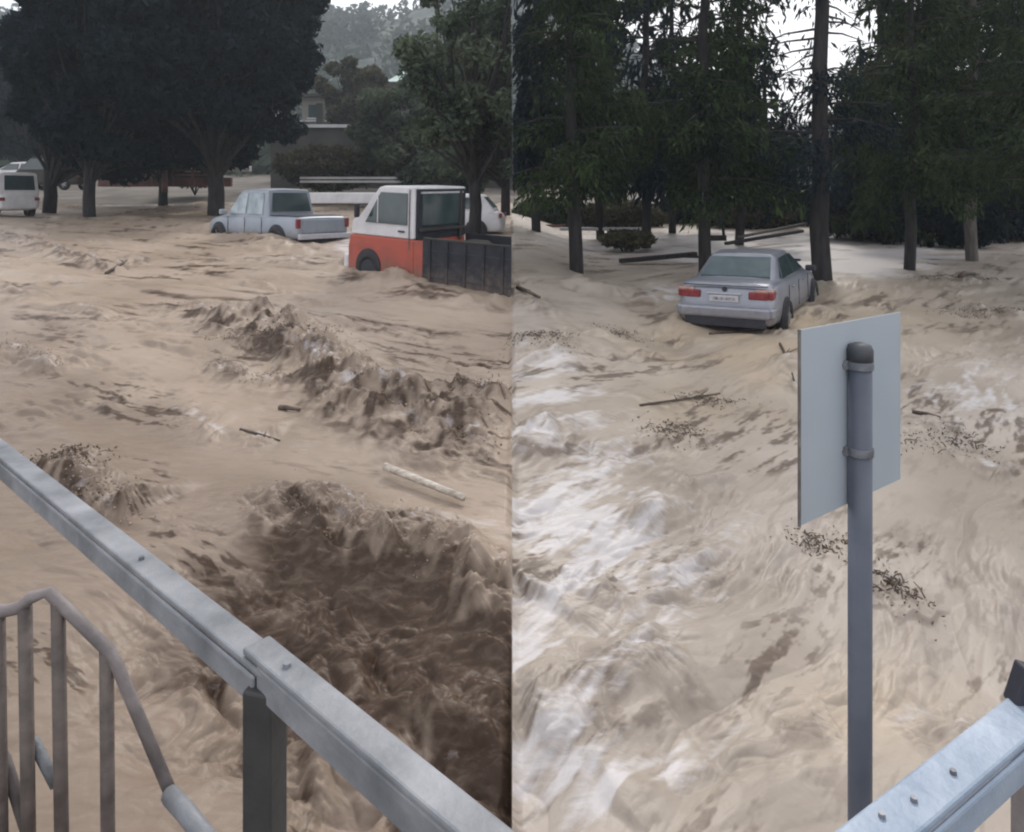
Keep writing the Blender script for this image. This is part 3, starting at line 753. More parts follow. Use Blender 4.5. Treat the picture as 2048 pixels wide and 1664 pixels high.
def cabin(name, xb0, xr0, xr1, xb1, zb, zr, wb, wr, mat, parent):
    """greenhouse: base from xb0 (rear) to xb1 (front), roof from xr0 to xr1"""
    bm = bmesh.new()
    xs = [xb0, xr0, (xr0 + xr1) / 2, xr1, xb1]
    zt = [zb + .02, zr - .03, zr, zr - .035, zb + .02]
    wt = [wb * .9, wr, wr * 1.02, wr, wb * .9]
    rings = []
    for x, z, w in zip(xs, zt, wt):
        rings.append([(x, wb, zb - .06), (x, w + (wb - w) * .12, z - .05), (x, w * .93, z), (x, w * .4, z + .022), (x, -w * .4, z + .022), (x, -w * .93, z), (x, -w - (w * 0 + (wb - w) * .12), z - .05), (x, -wb, zb - .06)])
    loft(bm, rings); bmesh.ops.recalc_face_normals(bm, faces=bm.faces[:])
    o = bm_obj(name, bm, mat, parent, smooth=True, bevel=.055)
    o.modifiers['bevel'].segments = 4; o.modifiers['bevel'].angle_limit = R(12); o.modifiers['bevel'].harden_normals = True
    return o

def wheel(parent, x, y, r=.32, w=.2, arch=True, sgn=1):
    e = bmesh.new()
    prof = [(r * .62, -w / 2), (r * .93, -w / 2), (r, -w * .32), (r, w * .32), (r * .93, w / 2), (r * .62, w / 2)]
    n = 28; rings = []
    for k in range(n):
        a = 2 * math.pi * k / n
        rings.append([e.verts.new((x + math.cos(a) * q, y + s, r + math.sin(a) * q)) for q, s in prof])
    for k in range(n):
        for j in range(len(prof)):
            e.faces.new((rings[k][j], rings[(k + 1) % n][j], rings[(k + 1) % n][(j + 1) % 6], rings[k][(j + 1) % 6]))
    bmesh.ops.recalc_face_normals(e, faces=e.faces[:])
    t = bm_obj('wheel', e, M['tyre'], parent, smooth=True)
    b = bmesh.new()
    m = Matrix.Translation((x, y, r)) @ Matrix.Rotation(R(90), 4, 'X')
    bmesh.ops.create_cone(b, cap_ends=True, segments=24, radius1=r * .3, radius2=r * .3, depth=w * .9, matrix=m)
    for k in range(5):
        a = 2 * math.pi * k / 5
        add_beam(b, (x, y + sgn * w * .36, r), (x + math.cos(a) * r * .64, y + sgn * w * .36, r + math.sin(a) * r * .64), .05, w * .12, up=Vector((0, 1, 0)))
    rm = bm_obj('rim', b, M['rim'], t)
    return t

def arch(parent, x, y, r, sgn, mat=None, z=.32):
    b = bmesh.new()
    m = Matrix.Translation((x, y, z)) @ Matrix.Rotation(R(90), 4, 'X')
    bmesh.ops.create_cone(b, cap_ends=True, segments=28, radius1=r, radius2=r, depth=.05, matrix=m)
    return bm_obj('wheel_arch', b, mat or M['black'], parent)

# --- stranded silver sedan, rear towards us
def heading_z(theta_deg): return R(90 - theta_deg)      # local +x forward, theta from +Y clockwise
sd = empty('sedan', (3.80, 12.95, EYE - 2.58), 0, 'silver sedan stranded in the flood, seen from behind, in front of the spruces', 'car')
sd.rotation_euler = (R(-1.0), R(-1.5), heading_z(32))
lower_body('body', [(.0, .34, .58, .70), (.03, .26, .74, .80), (.10, .22, .97, .86), (.35, .2, 1.015, .885), (.9, .2, 1.01, .895), (1.7, .2, .97, .9), (2.6, .2, .95, .9), (3.3, .2, .93, .895), (3.9, .22, .84, .88), (4.3, .25, .70, .82), (4.48, .32, .55, .66)], M['silver'], sd)
cabin('cabin', .72, 1.32, 2.35, 3.25, .98, 1.43, .80, .60, M['silver'], sd)
WB, WR = .80, .60
panel('rear_window', [(.70, WB * .9, 1.0), (.70, -WB * .9, 1.0), (1.32, -WR, 1.39), (1.32, WR, 1.39)], M['glass_rear'], sd, (.05, .95, .08, .88), off=.028, thick=.03)
for sg in (1, -1):
    q1 = [(.98, sg * .80, .965), (2.02, sg * .80, .965), (2.02, sg * .625, 1.365), (1.40, sg * .62, 1.345)]
    q2 = [(2.06, sg * .80, .965), (3.02, sg * .80, .955), (2.40, sg * .62, 1.35), (2.06, sg * .625, 1.365)]
    for q in (q1, q2):
        if sg > 0: q = [q[1], q[0], q[3], q[2]]
        panel('side_window', q, M['glass'], sd, (.03, .97, .06, .94), off=.02, thick=.03)
    for wx in (.88, 3.60):
        arch(sd, wx, sg * .878, .37, sg); wheel(sd, wx, sg * .85, .32, .2, sgn=sg)
    b = bmesh.new(); add_box(b, (2.95, sg * .96, .99), (.12, .2, .12)); bm_obj('wing_mirror', b, M['black'], sd, bevel=.03)
    for hx in (1.55, 2.55):
        b = bmesh.new(); add_box(b, (hx, sg * .905, .80), (.2, .03, .03)); bm_obj('door_handle', b, M['silver'], sd, bevel=.008)
    # side skirts, door gaps
    for gx in (1.15, 2.05, 3.0):
        b = bmesh.new(); add_box(b, (gx, sg * .893, .62), (.012, .012, .5)); bm_obj('door_gap', b, M['black'], sd)
    b = bmesh.new()
    add_box(b, (.045, sg * .60, .80), (.10, .34, .13)); add_box(b, (.16, sg * .80, .80), (.26, .10, .13))
    tl = bm_obj('tail_light', b, M['tail'], sd, bevel=.02)
    b = bmesh.new(); add_box(b, (.045, sg * .66, .885), (.09, .22, .045)); add_box(b, (.14, sg * .80, .885), (.2, .09, .045)); bm_obj('lens', b, M['tail_pale'], tl, bevel=.01)
panel('windscreen', [(3.27, -.72, 1.0), (3.27, .72, 1.0), (2.37, .57, 1.39), (2.37, -.57, 1.39)], M['glass'], sd, (.05, .95, .06, .9), off=.03)
b = bmesh.new(); add_box(b, (.0, 0, .50), (.16, 1.60, .20)); add_box(b, (.16, .80, .50), (.34, .16, .2)); add_box(b, (.16, -.80, .50), (.34, .16, .2)); bm_obj('bumper', b, M['silver'], sd, bevel=.045)
b = bmesh.new(); add_box(b, (.04, 0, .32), (.16, 1.42, .17)); bm_obj('valance', b, M['black'], sd, bevel=.02)
b = bmesh.new(); add_box(b, (.0, 0, .735), (.03, .52, .115)); pl = bm_obj('number_plate', b, M['plate'], sd, bevel=.006)
b = bmesh.new(); add_box(b, (-.018, .0, .735), (.006, .40, .05)); bm_obj('plate_marking', b, M['plate_mark'], pl)
b = bmesh.new(); add_box(b, (.02, 0, .82), (.05, .60, .02)); bm_obj('boot_trim', b, M['plate'], sd, bevel=.004)
b = bmesh.new(); bmesh.ops.create_cone(b, cap_ends=True, segments=20, radius1=.042, radius2=.042, depth=.03, matrix=Matrix.Translation((.055, 0, .895)) @ Matrix.Rotation(R(90), 4, 'Y')); bm_obj('badge', b, M['black'], sd)
b = bmesh.new(); add_box(b, (.075, 0, .955), (.05, 1.5, .012)); bm_obj('boot_gap', b, M['black'], sd)

# --- silver pickup on the left, rear three-quarter
pk = empty('pickup_truck', (-5.25, 20.2, EYE - 1.66), 0, 'pale silver double-cab pickup half sunk left of the red and white truck', 'pickup truck')
pk.scale = (1.06, 1, 1)
pk.rotation_euler = (0, 0, heading_z(-48))
lower_body('body', [(.0, .45, 1.0, .80), (.04, .4, 1.06, .84), (.5, .36, 1.07, .86), (1.7, .34, 1.05, .87), (3.4, .34, 1.04, .87), (4.2, .36, 1.03, .86), (4.8, .38, .96, .83), (5.1, .45, .75, .74)], M['silver_blue'], pk)
cabin('cabin', 1.55, 1.68, 3.1, 3.95, 1.05, 1.84, .80, .66, M['silver_blue'], pk)
panel('rear_window', [(1.55, .78, 1.1), (1.55, -.78, 1.1), (1.67, -.65, 1.79), (1.67, .65, 1.79)], M['glass'], pk, (.08, .92, .12, .9), off=.03)
panel('windscreen', [(3.97, -.74, 1.08), (3.97, .74, 1.08), (3.13, .63, 1.79), (3.13, -.63, 1.79)], M['glass'], pk, (.05, .95, .06, .9), off=.03)
for sg in (1, -1):
    for q in ([(1.75, sg * .80, 1.04), (2.6, sg * .80, 1.04), (2.6, sg * .68, 1.77), (1.82, sg * .68, 1.77)], [(2.68, sg * .80, 1.04), (3.75, sg * .80, 1.04), (3.1, sg * .68, 1.77), (2.68, sg * .68, 1.77)]):
        if sg > 0: q = [q[1], q[0], q[3], q[2]]
        panel('side_window', q, M['glass_pale'], pk, (.03, .97, .08, .92), off=.02, thick=.03)
    for wx in (.95, 4.15):
        arch(pk, wx, sg * .855, .44, sg, z=.4); wheel(pk, wx, sg * .83, .38, .24, sgn=sg)
    b = bmesh.new(); add_box(b, (.03, sg * .78, .88), (.09, .13, .26)); bm_obj('tail_light', b, M['tail'], pk, bevel=.02)
    b = bmesh.new(); add_box(b, (3.75, sg * .95, 1.15), (.12, .2, .16)); bm_obj('wing_mirror', b, M['silver_blue'], pk, bevel=.03)
    for gx in (1.72, 2.64, 3.6):
        b = bmesh.new(); add_box(b, (gx, sg * .867, .72), (.014, .014, .6)); bm_obj('door_gap', b, M['black'], pk)
b = bmesh.new(); add_box(b, (-.08, 0, .52), (.12, 1.66, .14)); bm_obj('bumper', b, M['plate'], pk, bevel=.02)
b = bmesh.new(); add_box(b, (.1, 0, .36), (.16, 1.5, .2)); bm_obj('underbody', b, M['black'], pk)
b = bmesh.new(); add_box(b, (.85, 0, 1.083), (1.35, 1.42, .012)); bm_obj('load_bed', b, M['black'], pk)
b = bmesh.new(); add_box(b, (.01, 0, .80), (.04, 1.3, .36)); bm_obj('tailgate', b, M['silver_blue'], pk, bevel=.01)

# --- red and white flatbed truck, cut off by the meeting line of the two waters
ph = 55.7
tk = empty('flatbed_truck', (-1.92, 14.0, EYE - 2.20), 0, 'white truck with an orange-red lower band and dark side boards, nose to the left', 'truck')
tk.scale = (1, 1, 1.07)
tk.rotation_euler = (R(-1), R(-2.5), heading_z(-ph))
# local frame: origin at cab's rear left corner; +x forward, +y left; cab occupies y from -1.6 to 0
tkp = []
def slab_poly(name, prof, y0, y1, mat, bev=.03):
    bm = bmesh.new()
    a = [bm.verts.new((x, y0, z)) for x, z in prof]; c = [bm.verts.new((x, y1, z)) for x, z in prof]
    bm.faces.new(a); bm.faces.new(c[::-1])
    for i in range(len(prof)): bm.faces.new((a[i], c[i], c[(i + 1) % len(prof)], a[(i + 1) % len(prof)]))
    bmesh.ops.recalc_face_normals(bm, faces=bm.faces[:])
    o = bm_obj(name, bm, mat, tk, bevel=bev); tkp.append(o); return o
slab_poly('cab', [(.02, 1.25), (1.72, 1.25), (1.70, 1.52), (1.50, 1.60), (.95, 2.17), (.80, 2.20), (.02, 2.20)], -1.6, 0, M['white'])
slab_poly('lower_cab', [(.0, .45), (1.78, .45), (1.80, 1.0), (1.74, 1.245), (.0, 1.245)], -1.585, .012, M['red'])
slab_poly('side_step_panel', [(-.25, .45), (-.004, .45), (-.004, 1.24), (-.25, 1.24)], -.05, .010, M['red'], .01)
def tbox(name, c, s, mat, bev=.01, parent=None):
    b = bmesh.new(); add_box(b, c, s); o = bm_obj(name, b, mat, parent or tk, bevel=bev); tkp.append(o); return o
for sg, y in ((1, .014), (-1, -1.614)):
    bm = bmesh.new(); pr = [(.18, 1.50), (1.30, 1.50), (.88, 2.08), (.18, 2.08)]
    a = [bm.verts.new((x, y - .012, z)) for x, z in pr]; c = [bm.verts.new((x, y + .012, z)) for x, z in pr]
    bm.faces.new(a); bm.faces.new(c[::-1])
    for i in range(4): bm.faces.new((a[i], c[i], c[(i + 1) % 4], a[(i + 1) % 4]))
    bmesh.ops.recalc_face_normals(bm, faces=bm.faces[:]); o = bm_obj('side_window', bm, M['glass'], tk); tkp.append(o)
    tbox('window_divider', (.95, y + sg * .016, 1.77), (.02, .012, .52), M['white'], 0, o)
    tbox('door_gap', (.12, y - .0005, 1.6), (.015, .02, 1.1), M['edge'], 0)
    tbox('door_handle', (.32, y + sg * .01, 1.38), (.16, .03, .035), M['black'])
panel('windscreen', [(1.53, -1.5, 1.6), (1.53, -.1, 1.6), (.98, -.14, 2.14), (.98, -1.46, 2.14)], M['glass'], tk, (.02, .98, .05, .95), off=.02)
slab_poly('cab_rear_wall', [(-.015, 1.25), (.018, 1.25), (.018, 2.16), (-.015, 2.16)], -1.56, -.06, M['navy'], 0)
tbox('rear_window', (-.025, -.8, 1.78), (.03, 1.2, .58), M['glass'])
tbox('window_frame', (-.03, -.8, 2.095), (.03, 1.3, .035), M['plate'], .004)
tbox('rear_rack', (-.06, -.8, 1.42), (.05, 1.4, .05), M['wall_grey'])
tbox('rear_rack_post', (-.06, -1.35, 1.66), (.05, .05, .95), M['wall_grey'])
for sg, y in ((1, .16),):
    tbox('mirror_arm', (1.35, y - .05, 1.78), (.025, .2, .025), M['black']); tbox('wing_mirror', (1.35, y + .05, 1.72), (.06, .12, .26), M['black'], .02)
tbox('headlight', (1.79, -.2, 1.1), (.05, .26, .18), M['plate'], .02); tbox('headlight', (1.79, -1.4, 1.1), (.05, .26, .18), M['plate'], .02)
tbox('front_bumper', (1.84, -.8, .72), (.12, 1.66, .26), M['white'], .03)
o = arch(tk, 1.20, .01, .34, 1, z=.66); tkp.append(o)
o = wheel(tk, 1.20, -.06, .31, .2, sgn=1); o.location.z = .3; tkp.append(o)
tbox('side_board', (-1.75, .02, .86), (2.98, .052, .86), M['navy'], .008)
for k in range(7): tbox('board_stake', (-.45 - k * .42, .055, .86), (.05, .03, .84), M['navy'], .004)
for zz in (.62, .86, 1.1): tbox('board_gap', (-1.75, .047, zz), (2.95, .006, .014), M['black'], 0)
tbox('board_rail', (-1.75, .02, 1.305), (2.95, .075, .035), M['wall_grey'], .006)
tbox('side_board', (-1.45, -1.62, 1.0), (2.9, .05, .58), M['navy'], .008)
tbox('load_floor', (-1.6, -.8, .74), (2.7, 1.55, .06), M['wall_grey'])
tbox('chassis', (-1.6, -.8, .55), (2.7, .9, .2), M['black'])
for k, (cx, cy, s, z) in enumerate([(-.5, -.5, .34, .95), (-.9, -.9, .4, .98), (-1.3, -.45, .34, .93), (-.6, -1.2, .38, 1.02)]):
    tbox('cargo_sack', (cx, cy, z), (s * 1.5, s * 1.3, s), M['wall_grey'], .1)
bpy.context.view_layer.update()
Minv = tk.matrix_world.inverted()
pc = Minv @ Vector((-.012, 14, 1)); pn = (Minv.to_3x3() @ Vector((1, 0, 0))).normalized()
for o in list(tkp):
    for q in [o] + list(o.children):
        off = q.location.copy()
        b2 = bmesh.new(); b2.from_mesh(q.data)
        r = bmesh.ops.bisect_plane(b2, geom=b2.verts[:] + b2.edges[:] + b2.faces[:], plane_co=pc - (off if q is o else o.location), plane_no=pn, clear_outer=True)
        cut = [e for e in r['geom_cut'] if isinstance(e, bmesh.types.BMEdge)]
        if cut: bmesh.ops.edgenet_fill(b2, edges=cut)
        b2.to_mesh(q.data); b2.free()

# --- generic far cars
def small_car(name, X, Y, zg, theta, mat, label, cat, L=4.2, H=1.45, W=.84, van=False, side=None, group=None):
    r = empty(name, (X, Y, zg), 0, label, cat, group); r.rotation_euler = (0, 0, heading_z(theta))
    if van:
        lower_body('body', [(.0, .35, 1.0, W * .92), (.05, .3, 1.08, W * .98), (1.5, .28, 1.1, W), (L * .8, .28, 1.08, W), (L * .95, .3, .98, W * .95), (L, .38, .7, W * .8)], mat, r)
        cabin('cabin', .03, .10, L * .68, L * .90, 1.05, H, W * .95, W * .84, mat, r)
        fb, fr, rb, rr = L * .90, L * .68, .03, .10
    else:
        lower_body('body', [(.0, .34, .6, W * .8), (.06, .24, .88, W * .93), (.5, .22, .96, W * .99), (2, .22, .93, W), (L * .76, .22, .9, W * .99), (L * .93, .25, .75, W * .92), (L, .34, .55, W * .75)], mat, r)
        cabin('cabin', .25, .65, L * .52, L * .74, .93, H, W * .92, W * .72, mat, r)
        fb, fr, rb, rr = L * .74, L * .52, .25, .65
    zb = 1.06 if van else .95; wb, wr = (W * .95, W * .84) if van else (W * .92, W * .72)
    panel('windscreen', [(fb, -wb * .9, zb), (fb, wb * .9, zb), (fr, wr * .95, H - .05), (fr, -wr * .95, H - .05)], M['glass'], r, (.06, .94, .1, .9), off=.03)
    panel('rear_window', [(rb, wb * .9, zb), (rb, -wb * .9, zb), (rr, -wr * .95, H - .05), (rr, wr * .95, H - .05)], M['glass'], r, (.08, .92, .12, .88), off=.03)
    for sg in (1, -1):
        xm = (rr + fr) / 2 + .1
        for q in ([(rb + .35, sg * wb, zb), (xm - .04, sg * wb, zb), (xm - .04, sg * wr * 1.03, H - .07), (rr + .15, sg * wr * 1.03, H - .07)], [(xm + .04, sg * wb, zb), (fb - .2, sg * wb, zb), (fr, sg * wr * 1.03, H - .07), (xm + .04, sg * wr * 1.03, H - .07)]):
            if sg > 0: q = [q[1], q[0], q[3], q[2]]
            panel('side_window', q, M['glass'], r, (.03, .97, .1, .9), off=.02, thick=.03)
        for wx in (.8, L * .8):
            arch(r, wx, sg * (W - .02), .36, sg); wheel(r, wx, sg * (W - .04), .31, .2, sgn=sg)
        b = bmesh.new(); add_box(b, (.05, sg * W * .8, .78), (.1, .2, .14)); bm_obj('tail_light', b, M['tail'], r, bevel=.02)
        b = bmesh.new(); add_box(b, (L - .13, sg * W * .72, .66), (.14, .24, .12)); bm_obj('headlight', b, M['plate'], r, bevel=.02)
    return r
small_car('hatchback', -2.35, 23.2, EYE - 1.42, -85, M['white'], 'white hatchback behind the truck bed at the seam, mostly hidden by the dark trunk', 'car', L=3.9).location.x = -.25
small_car('van', -22.4, 33.5, EYE - 1.0, -62, M['white'], 'white van cut by the left edge with water piling round it', 'van', L=4.4, H=1.9, van=True).location = (-20.35, 30.0, EYE - .95)
small_car('parked_car', -27, 41, EYE - .0, -80, M['white'], 'pale parked car behind the two slim trunks, half in shade', 'car').location = (-27.3, 43, EYE + .5)
small_car('parked_car', -27, 41, EYE - .0, -85, M['wall_grey'], 'dark parked van behind the leftmost slim trunks', 'van', van=True, H=1.9).location = (-24.3, 41.5, EYE + .3)
b = bmesh.new(); add_box(b, (0, 0, 0), (3.6, .3, .42)); o = bm_obj('low_wall', b, M['white'], bevel=.04); o.location = P(700, 396, 28); tag(o, 'long low white wall showing between the pickup and the truck', 'wall')

# ------------------------------------------------------------------ background built things
# terrace / retaining wall with white coping and balustrade bits
tw = empty('terrace_wall', (-11.5, 52, EYE + .6), 0, 'long weathered retaining wall with a white coping on the far bank', 'wall')
b = bmesh.new(); add_box(b, (4.0, 0, 1.6), (19.5, .4, 5.2)); bm_obj('wall', b, M['wall_grey'], tw)
b = bmesh.new(); add_box(b, (-1.6, -.05, 4.32), (8.4, .7, .22)); bm_obj('coping', b, M['wall_pale'], tw)
b = bmesh.new(); add_box(b, (5.4, -.05, 4.34), (3.6, .6, .16)); bm_obj('coping', b, M['wall_pale'], tw)
b = bmesh.new(); add_box(b, (-5.1, .1, 4.85), (.9, .4, .9)); bm_obj('pillar', b, M['wall_pale'], tw)
b = bmesh.new(); add_box(b, (-2.3, .1, 5.2), (.45, .4, 1.55)); bm_obj('pillar', b, M['wall_grey'], tw)
bd = empty('building', (-14.8, 64, EYE + 1.5), 0, 'pale beige building glimpsed above the terrace wall coping', 'building')
b = bmesh.new(); add_box(b, (0, 0, 3.4), (6.0, 5, 6.8)); bm_obj('wall', b, M['beige'], bd)
b = bmesh.new(); add_box(b, (0, -.2, 6.9), (6.6, 5.8, .25)); bm_obj('roof', b, M['wall_grey'], bd)
for wx in (-2.0, 0, 2.0):
    for wz_ in (5.6,):
        b = bmesh.new(); add_box(b, (wx, -2.52, wz_), (.9, .06, 1.1)); w_ = bm_obj('window', b, M['glass'], bd)
        b = bmesh.new(); add_box(b, (wx, -2.58, wz_ - .6), (1.1, .12, .08)); bm_obj('sill', b, M['wall_pale'], w_)
b = bmesh.new(); add_box(b, (0, -3.0, 4.7), (5.8, 1.0, .12)); bm_obj('balcony', b, M['wall_pale'], bd)
hs = empty('house', (-12.2, 86, EYE + 4), 0, 'small hillside house with a pale green roof among the trees', 'house')
b = bmesh.new(); add_box(b, (0, 0, 4.5), (8, 5, 9)); bm_obj('wall', b, M['wall_grey'], hs)
b = bmesh.new()
v = [b.verts.new(p) for p in [(-2.2, -3, 9.0), (4.4, -3, 9.0), (4.4, 3, 9.0), (-2.2, 3, 9.0), (.6, 0, 11.4), (4.0, 0, 11.4)]]
for f in [(0, 1, 5, 4), (2, 3, 4, 5), (1, 2, 5), (3, 0, 4), (3, 2, 1, 0)]: b.faces.new([v[i] for i in f])
bm_obj('roof', b, M['roof'], hs)
for wx in (-2.6, -1.0):
    b = bmesh.new(); add_box(b, (wx, -2.53, 7.6), (.8, .06, 1.0)); bm_obj('window', b, M['wall_pale'], hs)

def rail_fence(name, x0, x1, d, y0, y1, mats, label, cat='fence', n=6, rails=2):
    a = P(x0, y0, d); c = P(x1, y0, d)
    hgt = (y1 - y0) / F * d
    r = empty(name, (a + c) / 2 - Vector((0, 0, hgt)), 0, label, cat)
    L = c.x - a.x
    for k in range(rails):
        b = bmesh.new(); add_box(b, (0, 0, hgt * (1 - k * .45)), (L, .08, .12)); bm_obj('rail', b, mats[0], r)
    for k in range(n):
        b = bmesh.new(); add_box(b, (-L / 2 + L * (k + .02) / (n - .96), .1, hgt * .35), (.1, .1, hgt * 1.5)); bm_obj('post', b, mats[1], r)
    return r
rail_fence('roadside_fence', 600, 930, 38, 356, 372, (M['wall_pale'], M['wall_grey']), 'low pale rail fence in front of the shrubs above the white truck')
rail_fence('barrier', 222, 425, 40, 340, 362, (M['rust'], M['rust']), 'low reddish barrier along the far left bank', cat='barrier')
b = bmesh.new(); add_box(b, (0, 0, 0), (7.4, .35, .5)); o = bm_obj('low_wall', b, M['rust'], bevel=.03); o.location = (-19.4, 40.6, EYE + .72); tag(o, 'dark reddish low wall behind the barrier under the left trees', 'wall')
b = bmesh.new(); add_box(b, (0, 0, 0), (4.6, .4, .35)); o = bm_obj('kerb_wall', b, M['wall_pale'], bevel=.03); o.location = (-17.8, 43.0, EYE + 1.55); tag(o, 'pale strip of wall left of the thick black trunk', 'wall')
# a post by the barrier
b = bmesh.new(); add_tube(b, [(0, 0, -.4), (0, 0, .75)], [.16, .13], 10); o = bm_obj('bollard', b, M['rust'], smooth=True); o.location = (-18.2, 38, EYE + .55); tag(o, 'stumpy dark post in front of the reddish barrier', 'post')

# right far bank: lane, guard beams, bent frame
lane = []
pts = [(8, 44), (11, 38), (15.5, 31), (19, 25), (24, 24), (25, 32), (22, 44)]
zl = lambda X, Y: EYE + float(np.interp(Y, [20, 25, 32, 44], [-1.62, -1.45, -1.0, -.55]))
o = mesh_from('lane', [(x, y, zl(x, y) + .0) for x, y in pts], [tuple(range(len(pts)))[::-1]], M['tarmac']); tag(o, kind='structure')
def beam_thing(name, p, q, w, h, mat, label, cat, bev=.01):
    c = (Vector(p) + Vector(q)) / 2
    b = bmesh.new(); add_beam(b, Vector(p) - c, Vector(q) - c, w, h); o = bm_obj(name, b, mat, bevel=bev); o.location = c; tag(o, label, cat); return o
beam_thing('fallen_beam', P(1452, 487, 23), P(1604, 462, 25), .16, .10, M['bark'], 'long dark beam slanting up to the thick trunk in white water', 'beam')
beam_thing('fallen_beam', P(1478, 474, 24), P(1612, 447, 27), .14, .08, M['bark_grey'], 'upper grey beam lying parallel above the dark one', 'beam')
beam_thing('fallen_beam', P(1340, 512, 20), P(1600, 520, 20.5), .10, .07, M['bark'], 'thin dark beam just above the sedan roof', 'beam')
beam_thing('fallen_beam', P(1240, 522, 19.5), P(1392, 508, 20), .2, .12, M['bark'], 'dark log lying left of the trunk behind the sedan', 'log')
fr_ = empty('bent_frame', P(1425, 482, 21), 0, 'dark bent metal frame sticking up right of the trunk behind the sedan', 'bent frame')
b = bmesh.new(); o0 = P(1425, 482, 21)
add_tube(b, [P(1418, 412, 21) - o0, P(1428, 418, 21) - o0, P(1438, 435, 21) - o0, P(1446, 455, 21) - o0, P(1448, 474, 21) - o0], .045, 8)
bm_obj('hoop', b, M['bark'], fr_, smooth=True)
b = bmesh.new(); add_beam(b, P(1416, 476, 21) - o0, P(1452, 476, 21) - o0, .12, .16); bm_obj('foot', b, M['darkleaf'] if False else M['bark'], fr_)
rail_fence('low_fence', 1060, 1130, 30, 452, 476, (M['rust'], M['bark_grey']), 'short dull red fence behind the leftmost spruce', n=3)
b = bmesh.new(); add_box(b, (0, 0, 0), (3.0, .2, .12)); o = bm_obj('pale_kerb', b, M['wall_pale'], bevel=.02); o.location = P(1200, 458, 27); tag(o, 'pale pinkish kerb strip behind the leftmost right-bank trunk', 'kerb')

# ------------------------------------------------------------------ railings in the foreground
zr = EYE - .75
A = Vector((-2.55, 3.05, zr)); Pp = Vector((-.386, 1.157, zr)); Cn = Vector((-.386 + .332 * 1.62, 1.157 - .303 * 1.62, zr)); E = Vector((1.9, 1.76, zr))
A = Pp + (Vector((-1.5, 2.13, zr)) - Pp) * 1.9
ml = empty('railing', (Pp.x, Pp.y, EYE - 1.75), 0, 'grey galvanised railing with flat top rail crossing the lower left', 'railing')
o0 = Vector(ml.location)
b = bmesh.new(); add_beam(b, A - o0, Pp - o0 + (Pp - A).normalized() * .02, .052, .012); add_beam(b, A - o0 + Vector((-.018, -.02, -.028)), Pp - o0 + Vector((-.018, -.02, -.028)), .008, .045); r1 = bm_obj('top_rail', b, M['galv'], ml, bevel=.004)
dirv = (Cn - Pp).normalized()
b = bmesh.new(); add_beam(b, Pp - o0 - dirv * .045 + Vector((0, 0, .014)), Cn - o0 + dirv * .05 + Vector((0, 0, .014)), .048, .012); add_beam(b, Pp - o0 + Vector((-.0140, -.0155, -.014)), Cn - o0 + Vector((-.0140, -.0155, -.014)), .008, .05); r2 = bm_obj('top_rail', b, M['galv'], ml, bevel=.004)
for t in (.07,):
    p = Pp + (Cn - Pp) * t
    b = bmesh.new(); bmesh.ops.create_cone(b, cap_ends=True, segments=8, radius1=.007, radius2=.006, depth=.006, matrix=Matrix.Translation(p - o0 + Vector((0, 0, .023)))); bm_obj('bolt', b, M['clamp'], r2)
for t in (.5,):
    p = Pp + (A - Pp) * t * .35
    b = bmesh.new(); bmesh.ops.create_cone(b, cap_ends=True, segments=8, radius1=.006, radius2=.005, depth=.006, matrix=Matrix.Translation(p - o0 + Vector((0, 0, .009)))); bm_obj('bolt', b, M['clamp'], r1)
for p in (Pp + Vector((-.004, -.012, 0)), Cn):
    b = bmesh.new(); add_box(b, (p.x - o0.x, p.y - o0.y, (zr - .022) / 2 - o0.z / 2 + (0) ), (.05, .05, zr - .022 - o0.z), Matrix.Rotation(math.atan2(dirv.y, dirv.x) + .5, 3, 'Z'))
    for v in b.verts: v.co.z += (zr - .022 - o0.z) / 2 - ((zr - .022) / 2 - o0.z / 2)
    bm_obj('post', b, M['post_dark'], ml, bevel=.004)
mr = empty('railing', (.42, .854, EYE - 1.75), 0, 'bluish galvanised railing with bolted flat top rail in the lower right corner', 'railing')
o0 = Vector(mr.location)
a2 = Vector((.43, .85, zr)); dr_ = Vector((.319, .202, 0)).normalized(); e2 = a2 + dr_ * 3.2; s2 = Cn + dr_ * .04
s2 = a2 - dr_ * .28
b = bmesh.new(); add_beam(b, s2 - o0, e2 - o0, .056, .012); add_beam(b, s2 - o0 + Vector((.018, -.024, -.024)), e2 - o0 + Vector((.018, -.024, -.024)), .008, .04); rr_ = bm_obj('top_rail', b, M['galv_blue'], mr, bevel=.004)
for t, s in ((.075, 0), (.02, .008), (.16, -.004)):
    p = a2 + dr_ * t + Vector((-dr_.y, dr_.x, 0)) * s
    b = bmesh.new(); bmesh.ops.create_cone(b, cap_ends=True, segments=8, radius1=.0045, radius2=.004, depth=.005, matrix=Matrix.Translation(p - o0 + Vector((0, 0, .0085)))); bm_obj('bolt', b, M['clamp'], rr_)
pq = P(2046, 1450, 1.06)
b = bmesh.new(); add_box(b, (pq.x - o0.x + .01, 1.06 - o0.y - .0, (zr - .03 - o0.z) / 2), (.035, .035, zr - .03 - o0.z)); bm_obj('post', b, M['bar_rail'], mr, bevel=.003)
for k_ in (1.35, 2.5):
    pz = a2 + dr_ * k_ - o0; b = bmesh.new(); add_box(b, (pz.x, pz.y, (zr - .03 - o0.z) / 2), (.05, .05, zr - .03 - o0.z)); bm_obj('post', b, M['bar_rail'], mr, bevel=.003)
b = bmesh.new(); c = P(2047, 1372, 1.07); add_box(b, c - o0, (.028, .03, .06), Matrix.Rotation(R(18), 3, 'Y')); add_box(b, c - o0 + Vector((.006, 0, -.03)), (.018, .03, .05)); bm_obj('bracket', b, M['black'], mr, bevel=.004)

